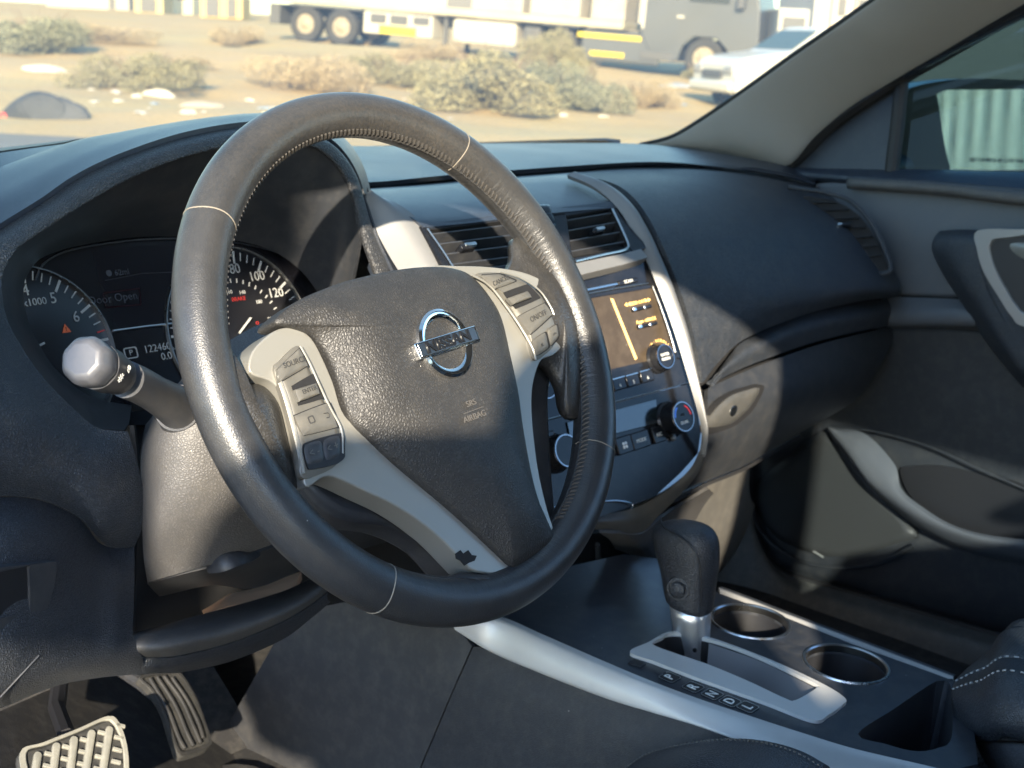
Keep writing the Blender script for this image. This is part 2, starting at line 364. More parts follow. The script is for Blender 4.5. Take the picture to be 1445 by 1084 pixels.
# silver frame: left bezel + lower left spoke
s1 = SW.pxs([(345, 528), (346, 508), (357, 490), (382, 470), (405, 466), (425, 474), (440, 492), (462, 540), (480, 590), (520, 622), (560, 662), (640, 728), (719, 799), (722, 806), (700, 812), (662, 808), (644, 793), (608, 757), (560, 722), (510, 697), (457, 675), (425, 690), (419, 650), (410, 605), (398, 568), (378, 543), (357, 535)], 0.)
obj('silver_spoke', slab(SW, s1, -.016, .0055, n=150), M['silver'], wheel, bevel=.0022, bseg=3)
s2 = SW.pxs([(605, 381), (640, 379), (690, 381), (735, 389), (768, 406), (787, 432), (797, 462), (792, 484), (775, 503), (757, 511), (747, 535), (743, 565), (745, 610), (752, 665), (763, 715), (776, 758), (773, 767), (762, 765), (740, 700), (720, 620), (705, 540), (690, 470), (660, 410)], 0.)
obj('silver_spoke', slab(SW, s2, -.016, .0055, n=150), M['silver'], wheel, bevel=.0022, bseg=3)
# worn chip in the lower spoke
ch = SW.pxs([(637, 783), (644, 778), (648, 783), (655, 778), (660, 785), (667, 786), (664, 793), (656, 796), (650, 800), (644, 793), (638, 790)], .0018)
obj('worn_chip', slab(SW, ch, .0053, .0060), M['void'], wheel, smooth=False, label='black chip in the silver paint of the lower spoke')
ec = SW.pxs([(706, 812), (655, 806), (640, 826), (668, 832), (705, 826)], .004)
obj('spoke_cover', pillow(SW, ec, -.002, .012, wall=.01, n=30, p=1.5), M['rim'], wheel, sharp=0)
# airbag cover
ab = [(383, 458), (400, 438), (430, 420), (488, 399), (557, 384), (609, 380), (640, 384), (660, 394), (683, 420), (701, 452), (714, 506), (725, 558), (732, 610), (745, 679), (758, 722), (774, 762), (752, 783), (722, 801), (712, 797), (637, 727), (558, 661), (516, 622), (490, 594), (478, 560), (463, 516), (446, 486), (432, 473), (406, 464)]
abl = SW.pxs(ab, .004)
ABO = cr(abl, 150, True)
def hub_h(q):
    a = ABO; b = np.roll(ABO, -1, 0); ab_ = b-a; t = np.clip(((q-a)*ab_).sum(1)/np.maximum((ab_**2).sum(1), 1e-12), 0, 1)
    d = np.sqrt((((a+ab_*t[:, None])-q)**2).sum(1).min()); return .009+.017*(1-(1-min(d/.048, 1))**2.4)
def airbag_mesh():
    o = ABO; c = np.array(SW.px(600, 474, .02)); nr = 24; n = len(o)
    pts = [[c+(q-c)*(1-k/nr) for q in o] for k in range(nr)]; Hs = np.array([[hub_h(q) for q in r] for r in pts])
    for _ in range(12):
        H2 = Hs.copy(); H2[1:-1] = .5*Hs[1:-1]+.125*(Hs[:-2]+Hs[2:]+np.roll(Hs, 1, 1)[1:-1]+np.roll(Hs, -1, 1)[1:-1]); Hs = H2
    rows = [[SW.w(a, b, -.012) for a, b in o], [SW.w(a, b, .0065) for a, b in o]]+[[SW.w(q[0], q[1], h) for q, h in zip(r, hr)] for r, hr in zip(pts, Hs)]
    V, F = grid(rows, True); V = list(V)+[SW.w(c[0], c[1], Hs[-1].mean())]; k = len(V)-1
    F += [(k-n+j, k-n+(j+1) % n, k) for j in range(n)]; return V, F
cover = obj('airbag_cover', airbag_mesh(), M['airbag'], wheel, sharp=0)
# emblem
EF = Frame(SW.w(0, 0, .0262), SW.e1, SW.n)
ce = EF.px(626, 486); pl_, pr_ = EF.px(583, 499), EF.px(668, 472); ang = math.atan2(*(pr_-pl_)[::-1]); bl = np.linalg.norm(pr_-pl_)
pt, pb = EF.px(622, 437), EF.px(632, 535); rad = np.linalg.norm(pt-pb)/2
ce = (pt+pb)/2*.5+(pl_+pr_)/2*.5
rg = lathe(EF, ce, [(rad*.70, -.001), (rad*.72, .0018), (rad*.80, .0034), (rad*.90, .0036), (rad*.97, .0024), (rad*1.0, -.001)], seg=72)
rg = (rg[0], [f for f in rg[1] if len(f) == 4])
obj('emblem_ring', rg, M['chrome'], cover)
obj('emblem_bar', fbox(EF, ce[0], ce[1], .0020, bl, rad*.46, .0052, ang), M['chrome'], cover, bevel=.0008)
obj('emblem_bar_face', fbox(EF, ce[0], ce[1], .0046, bl*.93, rad*.34, .0006, ang), M['dullchrome'], cover, bevel=.0002)
text('emblem_lettering', 'NISSAN', EF, ce[0], ce[1], rad*.44, mat('emblem black', (.006, .006, .007), .4), cover, h=.0050, ang=ang, ext=.0006, sx=1.2, bold=.0003)
# embossed marks
mkl = mat('embossed vinyl edge', (.075, .07, .065), .4)
def hubtext(s, px, py, size, h, ang_=0):
    q = SW.px(px, py, h); return text('embossed_lettering', s, SW, q[0], q[1], size, mkl, cover, h=h, ang=ang_, ext=.0003, sx=1.1)
def crownh(px, py): return hub_h(np.array(SW.px(px, py, .024)))
h1 = crownh(667, 578)+.0012
ta = ang*.9
hubtext('SRS', 665, 569, .0060, h1, ta); hubtext('AIRBAG', 670, 588, .0060, h1, ta)
q = SW.px(668, 579, h1); obj('embossed_line', fbox(SW, q[0], q[1], h1, .020, .0005, .0004, ta), mkl, cover)
# switch pads sit a little proud of the silver frame
PD = Frame(SW.O+SW.n*.0065, SW.e1, SW.n)
def pad(outl, h0, h1, m, parent, name='switch_button', p=4, wall=.003, bevel=0, n=40):
    o = PD.pxs(outl, h1); return obj(name, pillow(PD, o, h0, h1, wall=wall, n=n, rings=5, p=p), m, parent, sharp=50)
def sharpn(pts, k=.12):
    """doubles the corners so Catmull-Rom keeps them"""
    out = []
    for i, b in enumerate(pts):
        a, c = np.array(pts[i-1]), np.array(pts[(i+1) % len(pts)]); b = np.array(b, float)
        out += [tuple(b+(a-b)*k), tuple(b+(c-b)*k)]
    return out
lp_out = [(391, 519), (400, 506), (424, 486), (437, 512), (452, 545), (466, 575), (482, 606), (484, 640), (478, 655), (455, 668), (430, 672), (424, 640), (415, 600), (404, 560)]
lpad = obj('switch_pad', pillow(PD, PD.pxs(lp_out, .004), .001, .0040, wall=.004, n=80, p=8), M['champ'], wheel, label='left switch pad with source, enter and volume keys')
def key(parent, outl, h=.0062, m=None, k=.1, name='button'):
    c_ = np.mean(outl, 0); big_ = [tuple(c_+(np.array(q)-c_)*1.07) for q in outl]
    if name == 'button': obj('key_gap', slab(PD, PD.pxs(sharpn(big_, k), .0045), .0036, .0046, n=50), M['void'], parent, smooth=False)
    return obj(name, pillow(PD, PD.pxs(sharpn(outl, k), h), h-.0012, h, wall=.003, n=60, rings=4, p=5), m or M['button'], parent, sharp=50)
def ktext(parent, s, px, py, size, h=.0066, a=None, sx=1.): 
    q = PD.px(px, py, h); return text('key_lettering', s, PD, q[0], q[1], size, (M['button'] if '<' in s else M['printdim']), parent, h=h, ang=ang if a is None else a, ext=.00015, sx=sx)
lang = math.atan2(*(np.array(PD.px(464, 566, .005))-PD.px(414, 586, .005))[::-1])
key(lpad, [(394, 520), (424, 491), (436, 515), (397, 538)]); ktext(lpad, 'SOURCE', 416, 511, .0050, a=lang)
obj('recess', slab(PD, PD.pxs(sharpn([(411, 545), (444, 526), (460, 561), (421, 573)], .1), .004), .0036, .0046, n=50), M['void'], lpad, smooth=False)
key(lpad, [(418, 549), (448, 540), (453, 555), (424, 566)], h=.0085, name='scroll_key'); ktext(lpad, 'ENTER', 437, 550, .0040, h=.0089, a=lang)
key(lpad, [(417, 586), (464, 568), (478, 602), (430, 614)]); 
q = PD.px(440, 592, .0066); obj('key_icon', ringplate(PD, rrect(q[0], q[1], .0048, .0048, .001, ang=lang), rrect(q[0], q[1], .0034, .0034, .0006, ang=lang), .0060, .0066, n=32), M['printdim'], lpad, smooth=False)
q = PD.px(462, 586, .0066); 
obj('key_icon', tube([PD.w(q[0]-.0022, q[1]+.0015, .0064), PD.w(q[0]+.001, q[1]+.0015, .0064), PD.w(q[0]+.002, q[1], .0064), PD.w(q[0]+.001, q[1]-.0015, .0064), PD.w(q[0]-.001, q[1]-.0015, .0064)], .0003, seg=5), M['printdim'], lpad)
obj('key_surround', slab(PD, PD.pxs(sharpn([(426, 626), (484, 610), (486, 646), (474, 656), (434, 664)], .15), .004), .0035, .0050, n=60), M['black'], lpad, smooth=False)
key(lpad, [(430, 628), (455, 620), (459, 650), (435, 656)], k=.2, m=M['hardgrey']); key(lpad, [(457, 620), (481, 613), (482, 643), (461, 650)], k=.2, m=M['hardgrey'])
ktext(lpad, '< -', 444, 638, .0070, a=lang); ktext(lpad, '< +', 470, 631, .0070, a=lang)
edge = [PD.w(*PD.px(x, y, .005), .0048) for x, y in [(424, 488), (437, 512), (452, 545), (466, 575), (482, 606), (484, 640)]]
obj('pad_edge', tube(cr(edge, 40), .0008, seg=6), M['silver'], lpad)
edge = [PD.w(*PD.px(x, y, .004), .0040) for x, y in [(393, 530), (404, 560), (415, 600), (424, 640), (429, 668)]]
obj('pad_edge', tube(cr(edge, 40), .0010, seg=6), M['silver'], lpad)
rp_out = [(675, 386), (706, 383), (736, 392), (762, 410), (778, 433), (790, 460), (787, 482), (774, 498), (758, 505), (746, 470), (724, 432), (700, 405)]
rpad = obj('switch_pad', pillow(PD, PD.pxs(rp_out, .004), .001, .0040, wall=.004, n=80, p=8), M['champ'], wheel, label='right switch pad with cancel, on/off and phone keys')
rang = math.atan2(*(np.array(PD.px(770, 427, .005))-PD.px(733, 446, .005))[::-1])
key(rpad, [(679, 388), (706, 386), (730, 396), (700, 407)]); ktext(rpad, 'CANCEL', 707, 396, .0050, a=rang)
obj('recess', slab(PD, PD.pxs(sharpn([(710, 413), (744, 401), (763, 421), (728, 436)], .1), .004), .0036, .0046, n=50), M['void'], rpad, smooth=False)
key(rpad, [(718, 420), (746, 410), (752, 419), (726, 429)], h=.0085, name='scroll_key')
key(rpad, [(733, 446), (770, 427), (781, 443), (750, 471)]); ktext(rpad, 'ON/OFF', 760, 446, .0058, a=rang)
key(rpad, [(753, 480), (771, 468), (776, 490), (758, 502)], k=.15); key(rpad, [(774, 465), (787, 457), (790, 474), (779, 488)], k=.15)
q = PD.px(783, 471, .0066); obj('key_icon', tube([PD.w(q[0]-.0016, q[1]-.001, .0064), PD.w(q[0], q[1]+.0006, .0064), PD.w(q[0]+.0018, q[1]+.0002, .0064)], .0005, seg=5), M['printdim'], rpad)
ktext(rpad, '«', 765, 486, .005, a=rang)
edge = [PD.w(*PD.px(x, y, .004), .0038) for x, y in [(666, 388), (690, 402), (713, 430), (735, 462), (752, 492), (756, 508)]]
obj('pad_edge', tube(cr(edge, 40), .0009, seg=6), M['silver'], rpad)
edge = [PD.w(*PD.px(x, y, .005), .0046) for x, y in [(706, 383), (736, 392), (762, 410), (777, 432), (782, 444)]]
obj('pad_edge', tube(cr(edge, 40), .0007, seg=6), M['silver'], rpad)
# ================================================================== COLUMN AND STALK
col = thing('steering_column_cover', 'light grey grained steering column cover behind the wheel', 'steering column', (-.37, .1, -.05))
rows = [[P(205, 600, Y=.20), P(262, 530, Y=.15), P(345, 468, Y=.125), P(440, 430, Y=.13), P(520, 400, Y=.17)],
        [P(198, 640, Y=.17), P(235, 595, Y=.10), P(330, 545, Y=.075), P(440, 520, Y=.08), P(560, 500, Y=.14)],
        [P(200, 700, Y=.16), P(235, 665, Y=.09), P(330, 640, Y=.065), P(450, 610, Y=.07), P(570, 590, Y=.13)],
        [P(202, 780, Y=.16), P(235, 740, Y=.10), P(330, 710, Y=.075), P(450, 680, Y=.08), P(570, 650, Y=.13)],
        [P(208, 822, Y=.17), P(250, 810, Y=.13), P(330, 787, Y=.11), P(450, 745, Y=.11), P(570, 700, Y=.15)]]
obj('upper_shroud', facecam(loft(rows, 50, 50), .003), M['column'], col, sharp=60)
rows = [[P(208, 824, Y=.175), P(260, 810, Y=.14), P(330, 792, Y=.12), P(450, 748, Y=.12), P(570, 705, Y=.16)],
        [P(215, 832, Y=.20), P(290, 818, Y=.16), P(350, 806, Y=.14), P(450, 770, Y=.14), P(570, 730, Y=.18)],
        [P(225, 842, Y=.24), P(300, 826, Y=.20), P(360, 830, Y=.18), P(450, 795, Y=.18), P(560, 760, Y=.22)]]
obj('lower_shroud', facecam(loft(rows, 40, 24), .003), M['hardgrey'], col, sharp=60)
tl = [P(295, 802, Y=.12), P(315, 795, Y=.105), P(335, 787, Y=.105), P(362, 780, Y=.12)]
obj('tilt_lever', tube(cr(tl, 16), [.004+.004*math.sin(math.pi*i/15) for i in range(16)], seg=10, flat=.5), M['hardgrey'], col)
# stalk
sk = thing('headlight_stalk', 'black indicator stalk with a faceted grey end knob left of the wheel', 'stalk', P(250, 590, Y=.09))
A = P(123, 510, Y=.03); B = P(205, 548, Y=.065); Cc = P(262, 582, Y=.095); D = P(285, 600, Y=.11)
path = cr([B*.65+A*.35, B, Cc, D], 24)
obj('lever', tube(path, [.0115 + .0*i for i in range(8)]+[.0115+.010*((i+1)/16)**1.5 for i in range(16)], seg=28), M['hardgrey'], sk)
KF = Frame(A, (0, .3, 1), A-B)
obj('base_collar', tube(cr([Cc*.8+B*.2, D], 6), [.016, .018, .020, .021, .021, .021], seg=28), M['hardgrey'], sk)
kb = lathe(KF, (0, 0), [(.0115, -.040), (.0120, -.030), (.0135, -.026), (.0138, -.012)], seg=32)
obj('knob_collar', kb, M['hardgrey'], sk, sharp=30)
kn = lathe(KF, (0, 0), [(.0142, -.0115), (.0150, -.004), (.0150, .002), (.0118, .0075)], seg=8, ph0=.3)
knob = obj('end_knob', kn, mat('grey knob', (.062, .065, .075), .42, fine=.15, dust=.1), sk, bevel=.0024, bseg=3, sharp=30)
# printed light symbols on the collar
SF = frame3(P(160, 520, Y=.01), P(185, 530, Y=.02), P(165, 545, Y=.012))
def sunicon(fr, c, r, m, parent):
    ms = [ringplate(fr, [(c[0]+r*.45*math.cos(t), c[1]+r*.45*math.sin(t)) for t in np.linspace(0, 6.28, 13)[:-1]], [(c[0]+r*.3*math.cos(t), c[1]+r*.3*math.sin(t)) for t in np.linspace(0, 6.28, 13)[:-1]], 0, .0002, n=24)]
    for k in range(8):
        t = k*math.pi/4; ms.append(fbox(fr, c[0]+r*.75*math.cos(t), c[1]+r*.75*math.sin(t), .0001, r*.38, r*.14, .0002, t))
    obj('lamp_symbol', merge(*ms), m, parent, smooth=False)
_ic = lambda px, py: (lambda p: p)(P(px, py, Y=.012))
# the symbols sit on the collar's surface facing the camera
def on_collar(px, py):
    """point of the collar cylinder under a pixel"""
    ax = (B-A)/np.linalg.norm(B-A); v = ray(px, py); v = v/np.linalg.norm(v); w0 = CP-A
    a_ = v-ax*(v@ax); b_ = w0-ax*(w0@ax); qa, qb, qc = a_@a_, 2*a_@b_, b_@b_-.0141**2
    dsc = max(qb*qb-4*qa*qc, 0); p = CP+v*((-qb-math.sqrt(dsc))/(2*qa)); n = (p-A)-ax*((p-A)@ax)
    return p, n/np.linalg.norm(n), ax
for kind, px, py, r in (('sun', 170, 533, .0030), ('D', 182, 519, .0026)):
    p, n_, ax = on_collar(px, py); fr = Frame(p+n_*.0002, ax*.6+np.cross(n_, ax)*.8, n_)
    if kind == 'sun': sunicon(fr, (0, 0), r, M['print'], sk)
    elif kind == 'D':
        text('lamp_symbol', 'D', fr, 0, 0, .0042, M['print'], sk, h=.0002)
        obj('lamp_symbol', merge(*[fbox(fr, -.0028, k*.0009, .0002, .0016, .0003, .0002) for k in (-1, 0, 1)]), M['print'], sk, smooth=False)
    else: text('lamp_symbol', '\u00d7', fr, 0, 0, .005, M['print'], sk, h=.0002)
# ================================================================== DASHBOARD
def PY(pts): return [P(x, y, Y=k) for x, y, k in pts]
def PX(pts): return [P(x, y, X=k) for x, y, k in pts]
dash = thing('dashboard', 'dark blue black grained dashboard running across the car below the windscreen', 'dashboard', (0, .3, 0))
far = PY([(-160, 262, .30), (-60, 230, .36), (0, 216, .40), (100, 202, .46), (166, 193, .52), (350, 193, .60), (500, 206, .62), (640, 203, .60), (800, 202, .56), (900, 203, .50), (960, 209, .44), (1040, 221, .37), (1105, 233, .33), (1150, 245, .30)])
mid = PY([(-160, 300, .28), (-60, 262, .33), (0, 236, .36), (100, 215, .40), (166, 206, .43), (350, 215, .47), (500, 226, .48), (640, 217, .47), (800, 213, .45), (900, 214, .42), (960, 218, .38), (1040, 228, .34), (1105, 240, .31), (1150, 252, .285)])
nr = PY([(-160, 330, .26), (-60, 290, .30), (0, 262, .32), (100, 240, .34), (166, 232, .345), (350, 240, .345), (500, 258, .345), (640, 247, .345), (800, 235, .34), (900, 229, .33), (960, 230, .32), (1040, 237, .305), (1105, 247, .29), (1150, 260, .27)])
lip_ = PY([(-160, 340, .262), (-60, 298, .302), (0, 270, .325), (100, 248, .345), (166, 240, .350), (350, 247, .350), (500, 264, .350), (640, 253, .350), (800, 241, .345), (900, 234, .335), (960, 235, .325), (1040, 241, .31), (1105, 251, .295), (1150, 264, .275)])
obj('top_pad', facecam(loft([far, mid, nr, lip_], 120, 24), .006), M['dash_top'], dash, sharp=60)
ap = [p+np.array([0, .02, -.012]) for p in far]; ap2 = [p+np.array([0, .35, -.06]) for p in far]
obj('cowl_panel', facecam(grid([cr(ap, 60), cr(ap2, 60)]), .01), M['black'], dash)
# dark groove wall below the top pad
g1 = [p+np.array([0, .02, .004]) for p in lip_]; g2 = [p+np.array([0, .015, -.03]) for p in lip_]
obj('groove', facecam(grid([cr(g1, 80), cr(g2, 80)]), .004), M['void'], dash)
# cluster hood: lip band from inner edge to ridge, then the top
I = [(180, 609, .170), (138, 604, .175), (104, 577, .18), (69, 542, .187), (35, 497, .197), (10, 449, .207), (2, 404, .215), (7, 380, .219), (24, 352, .225), (52, 332, .232), (104, 298, .240), (173, 258, .248), (242, 228, .252), (316, 208, .255), (380, 198, .256), (433, 204, .256), (464, 221, .254), (488, 250, .248), (502, 285, .240), (513, 330, .228), (530, 380, .212), (545, 420, .20)]
O1 = [(-70, 378, .235), (-30, 344, .244), (0, 324, .249), (60, 287, .258), (110, 253, .265), (173, 223, .270), (260, 194, .275), (345, 179, .277), (405, 180, .277), (455, 196, .275), (482, 219, .271), (501, 252, .264), (512, 290, .255), (527, 335, .240), (548, 380, .225), (566, 420, .21)]
Ib = [I[6], (4, 390, .217), I[7], I[8], I[9], (104, 298, .240), (173, 258, .248), (242, 228, .252), (316, 208, .255), (380, 198, .256), (433, 204, .256), (464, 221, .254), (488, 250, .248), (502, 285, .240), (513, 330, .228), (530, 380, .212), (545, 420, .20)]
a = cr(PY(Ib), 100); b = cr(PY(O1), 100)
pull = np.array([0, -.006, .002]); rows = [a+np.array([0, .006, 0]), a, a*.67+b*.33+pull*.8, a*.33+b*.67+pull, b]
obj('hood_lip', facecam(loft(rows, 100, 20), .004), M['lip'], dash, sharp=70)
BK = [(-140, 300, .34), (-60, 262, .36), (0, 243, .37), (60, 222, .38), (110, 206, .39), (166, 196, .40), (260, 181, .40), (350, 171, .39), (420, 172, .375), (462, 188, .36), (490, 212, .345), (508, 243, .325), (518, 278, .30), (535, 325, .27), (556, 372, .245), (575, 415, .225)]
c = cr(PY(BK), 100); m1 = b*.6+c*.4+np.array([0, 0, .004]); 
obj('hood_top', facecam(loft([b, m1, c, c+np.array([0, .02, -.03])], 100, 18), .004), M['dash_top'], dash, sharp=70)
# side of the hood running down to the silver trim on the right
s0 = PY([(490, 214, .34), (512, 258, .305), (524, 300, .27), (545, 345, .25), (566, 388, .235), (590, 430, .21)])
s1_ = PX([(512, 262, -.165), (517, 280, -.175), (528, 312, -.18), (547, 347, -.18), (568, 388, -.18), (592, 428, -.18)])
obj('hood_side', facecam(loft([s0, s1_], 30, 6), .004), M['lip'], dash)
# bezel tunnel from lip to the glass
Bz = [(186, 572, .27), (150, 566, .275), (122, 556, .28), (97, 538, .283), (73, 514, .287), (52, 480, .292), (38, 447, .296), (33, 408, .30), (38, 390, .302), (52, 369, .305), (75, 357, .31), (110, 347, .315), (180, 336, .32), (250, 334, .325), (320, 338, .322), (380, 352, .315), (420, 378, .305), (445, 408, .296), (462, 440, .29), (475, 480, .28)]
bz = cr(PY(Bz), 100); ia = cr(PY(I[:20]), 100)
rows = [ia+np.array([0, .004, 0]), ia*.66+bz*.34, ia*.33+bz*.67, bz]
obj('cluster_bezel', facecam(loft(rows, 100, 20), .003), mat('bezel plastic', (.021, .023, .027), .42, fine=.15, fs=1300, dust=.1, specks=.3), dash, sharp=70)
# left panel
LP_ = [PY(r) for r in (
    [(180, 609, .168), (193, 650, .160), (203, 700, .156), (200, 745, .158), (190, 771, .166)],
    [(138, 604, .172), (140, 650, .152), (145, 700, .146), (148, 740, .150), (152, 771, .166)],
    [(104, 577, .178), (92, 625, .152), (85, 665, .146), (95, 690, .148), (112, 731, .162)],
    [(69, 542, .184), (42, 590, .150), (20, 635, .140), (30, 670, .142), (60, 706, .156)],
    [(35, 497, .195), (-10, 540, .155), (-50, 600, .135), (-40, 650, .135), (0, 700, .150)],
    [(10, 449, .205), (-40, 480, .165), (-100, 540, .14), (-120, 600, .13), (-90, 706, .145)],
    [(2, 404, .214), (-50, 420, .18), (-120, 460, .15), (-180, 540, .13), (-200, 690, .14)],
    [(3, 390, .217), (-70, 378, .235), (-140, 400, .20), (-220, 480, .15), (-300, 640, .14)])]
obj('left_panel', facecam(loft(LP_, 50, 60), .004), M['dash'], dash, sharp=70)
seam = [P(x, y, Y=k)+np.array([0, .001, 0]) for x, y, k in [(0, 700, .150), (60, 706, .156), (112, 731, .162), (140, 765, .166), (160, 772, .166), (190, 771, .166)]]
# knee panel
kp = [PY(r) for r in (
    [(-200, 690, .145), (-90, 706, .15), (0, 701, .155), (60, 707, .16), (112, 732, .166), (138, 764, .170), (160, 773, .170), (189, 772, .170)],
    [(-200, 760, .12), (-90, 760, .12), (0, 755, .12), (60, 760, .13), (100, 775, .14), (138, 790, .15), (165, 800, .152), (190, 800, .158)],
    [(-200, 860, .10), (-90, 860, .10), (0, 850, .10), (60, 850, .11), (100, 850, .12), (138, 850, .13), (165, 850, .135), (189, 850, .142)],
    [(-200, 960, .09), (-90, 950, .09), (0, 935, .09), (60, 915, .10), (100, 910, .11), (138, 905, .118), (165, 900, .122), (188, 895, .13)],
    [(-200, 1020, .10), (-90, 1010, .10), (0, 980, .10), (60, 950, .105), (100, 940, .11), (138, 935, .118), (165, 930, .122), (200, 925, .13)],
    [(-200, 1050, .13), (-90, 1030, .13), (0, 1000, .125), (60, 975, .13), (100, 963, .135), (138, 957, .14), (165, 954, .145), (205, 951, .15)])]
knee = obj('knee_panel', facecam(loft(kp, 60, 60), .005), M['knee'], dash, sharp=70)
# lower ledge below the steering column
lg = [PY(r) for r in (
    [(186, 893, .165), (225, 884, .165), (262, 873, .165), (330, 855, .17), (400, 834, .175), (440, 815, .18), (462, 803, .185)],
    [(186, 902, .135), (225, 895, .13), (262, 888, .128), (330, 872, .13), (400, 850, .135), (440, 830, .14), (466, 816, .15)],
    [(192, 918, .128), (222, 914, .118), (262, 906, .114), (330, 890, .116), (400, 864, .122), (440, 843, .13), (464, 826, .145)],
    [(205, 927, .135), (230, 927, .125), (262, 923, .121), (330, 905, .122), (400, 876, .128), (440, 852, .137), (462, 835, .15)])]
obj('ledge', facecam(loft(lg, 60, 24), .006), M['ledge'], dash, sharp=80)
lf = [PY(r) for r in (
    [(188, 897, .150), (196, 925, .142), (230, 929, .135), (262, 925, .130), (330, 907, .130), (400, 878, .135), (440, 854, .144), (462, 836, .155)],
    [(192, 930, .142), (200, 940, .14), (230, 942, .14), (262, 938, .138), (330, 920, .14), (400, 890, .145), (440, 862, .15), (462, 845, .16)],
    [(195, 954, .15), (210, 951, .152), (235, 950, .156), (262, 948, .158), (330, 932, .16), (400, 902, .165), (440, 872, .17), (466, 850, .175)])]
obj('lower_edge_panel', facecam(loft(lf, 60, 16), .006), M['knee'], dash, sharp=80)
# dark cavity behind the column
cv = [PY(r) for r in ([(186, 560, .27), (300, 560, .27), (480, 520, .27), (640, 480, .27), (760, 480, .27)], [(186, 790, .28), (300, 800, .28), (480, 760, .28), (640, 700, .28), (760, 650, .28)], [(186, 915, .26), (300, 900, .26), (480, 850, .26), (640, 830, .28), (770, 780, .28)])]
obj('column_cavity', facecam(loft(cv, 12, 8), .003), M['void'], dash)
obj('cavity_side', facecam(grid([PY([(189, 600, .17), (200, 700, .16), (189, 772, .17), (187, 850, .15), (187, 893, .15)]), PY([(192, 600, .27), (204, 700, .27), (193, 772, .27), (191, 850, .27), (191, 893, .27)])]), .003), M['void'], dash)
# switch recess at the far left with its light edge
KP = frame3(P(0, 800, Y=.104), P(70, 800, Y=.12), P(30, 870, Y=.108))
def kpx(pts, h=0): return KP.pxs(pts, h)
obj('switch_recess', ringplate(KP, kpx(sharpn([(-120, 812), (70, 791), (66, 830), (52, 868), (40, 878), (-120, 905)], .08)), kpx(sharpn([(-115, 828), (31, 797), (32, 862), (-115, 892)], .05)), -.006, .0055, n=90), M['hardgrey'], dash, bevel=.0015)
obj('switch_blank', slab(KP, kpx([(-115, 826), (33, 796), (33, 863), (-115, 893)]), -.004, .0035), M['black'], dash, smooth=False)
obj('crease', tube(PY([(-30, 1010, .094), (0, 984, .096), (30, 952, .096), (55, 925, .097)]), 0.0007, seg=6), M['hardgrey'], dash)
# ------------------------------------------------ silver centre trims
tl_a = PX([(516, 274, -.185), (519, 296, -.185), (532, 328, -.185), (550, 362, -.185), (572, 398, -.185), (600, 450, -.185), (650, 560, -.185), (700, 640, -.185)])
tl_b = PX([(519, 273, -.172), (552, 283, -.160), (584, 304, -.152), (606, 332, -.150), (630, 372, -.150), (662, 430, -.150), (710, 540, -.150), (770, 660, -.150)])
mid_ = [(x+y)/2+np.array([0, -.006, .004]) for x, y in zip(tl_a, tl_b)]
obj('silver_trim', facecam(loft([tl_a, mid_, tl_b], 60, 12), .005), M['dashtrim'], dash, sharp=70)
tr_i = PX([(800, 247, .118), (835, 262, .112), (868, 290, .112), (892, 326, .112), (914, 372, .112), (932, 415, .112), (952, 470, .112), (970, 530, .112), (984, 580, .112), (990, 612, .112), (987, 640, .112)])
tr_o = PX([(812, 244, .132), (858, 260, .130), (892, 288, .130), (916, 326, .130), (937, 372, .130), (954, 415, .128), (972, 470, .126), (985, 530, .122), (994, 580, .119), (998, 612, .117), (995, 645, .116)])
mid_ = [(x+y)/2+np.array([0, -.004, .003]) for x, y in zip(tr_i, tr_o)]
obj('silver_trim', facecam(loft([tr_i, mid_, tr_o], 80, 12), .005), M['dashtrim'], dash, sharp=70)
lw_o = PX([(996, 640, .116), (985, 668, .116), (960, 698, .112), (930, 728, .108), (906, 751, .10), (875, 752, .07), (830, 748, .03), (770, 770, -.04)])
lw_i = PX([(987, 636, .112), (975, 660, .112), (950, 685, .106), (925, 702, .10), (895, 717, .088), (860, 725, .06), (820, 735, .02), (765, 755, -.04)])
mid_ = [(x+y)/2+np.array([0, -.003, .003]) for x, y in zip(lw_o, lw_i)]
obj('lower_trim', facecam(loft([lw_i, mid_, lw_o], 60, 10), .005), mat('dark silver paint', (.075, .073, .07), .42, metal=.3, fine=.1, dust=.1), dash, sharp=70)
# ------------------------------------------------ centre stack upper face
cs = [PY(r) for r in (
    [(514, 266, .345), (600, 260, .345), (700, 251, .345), (806, 243, .34)],
    [(516, 272, .30), (600, 267, .298), (700, 258, .295), (812, 249, .285)],
    [(545, 288, .255), (625, 284, .253), (720, 274, .25), (842, 262, .245)],
    [(585, 310, .222), (660, 303, .220), (745, 292, .214), (872, 282, .205)],
    [(598, 321, .213), (670, 314, .208), (755, 303, .20), (880, 292, .192)])]
obj('stack_top', facecam(loft(cs, 50, 30), .004), M['dash_top'], dash, sharp=60)
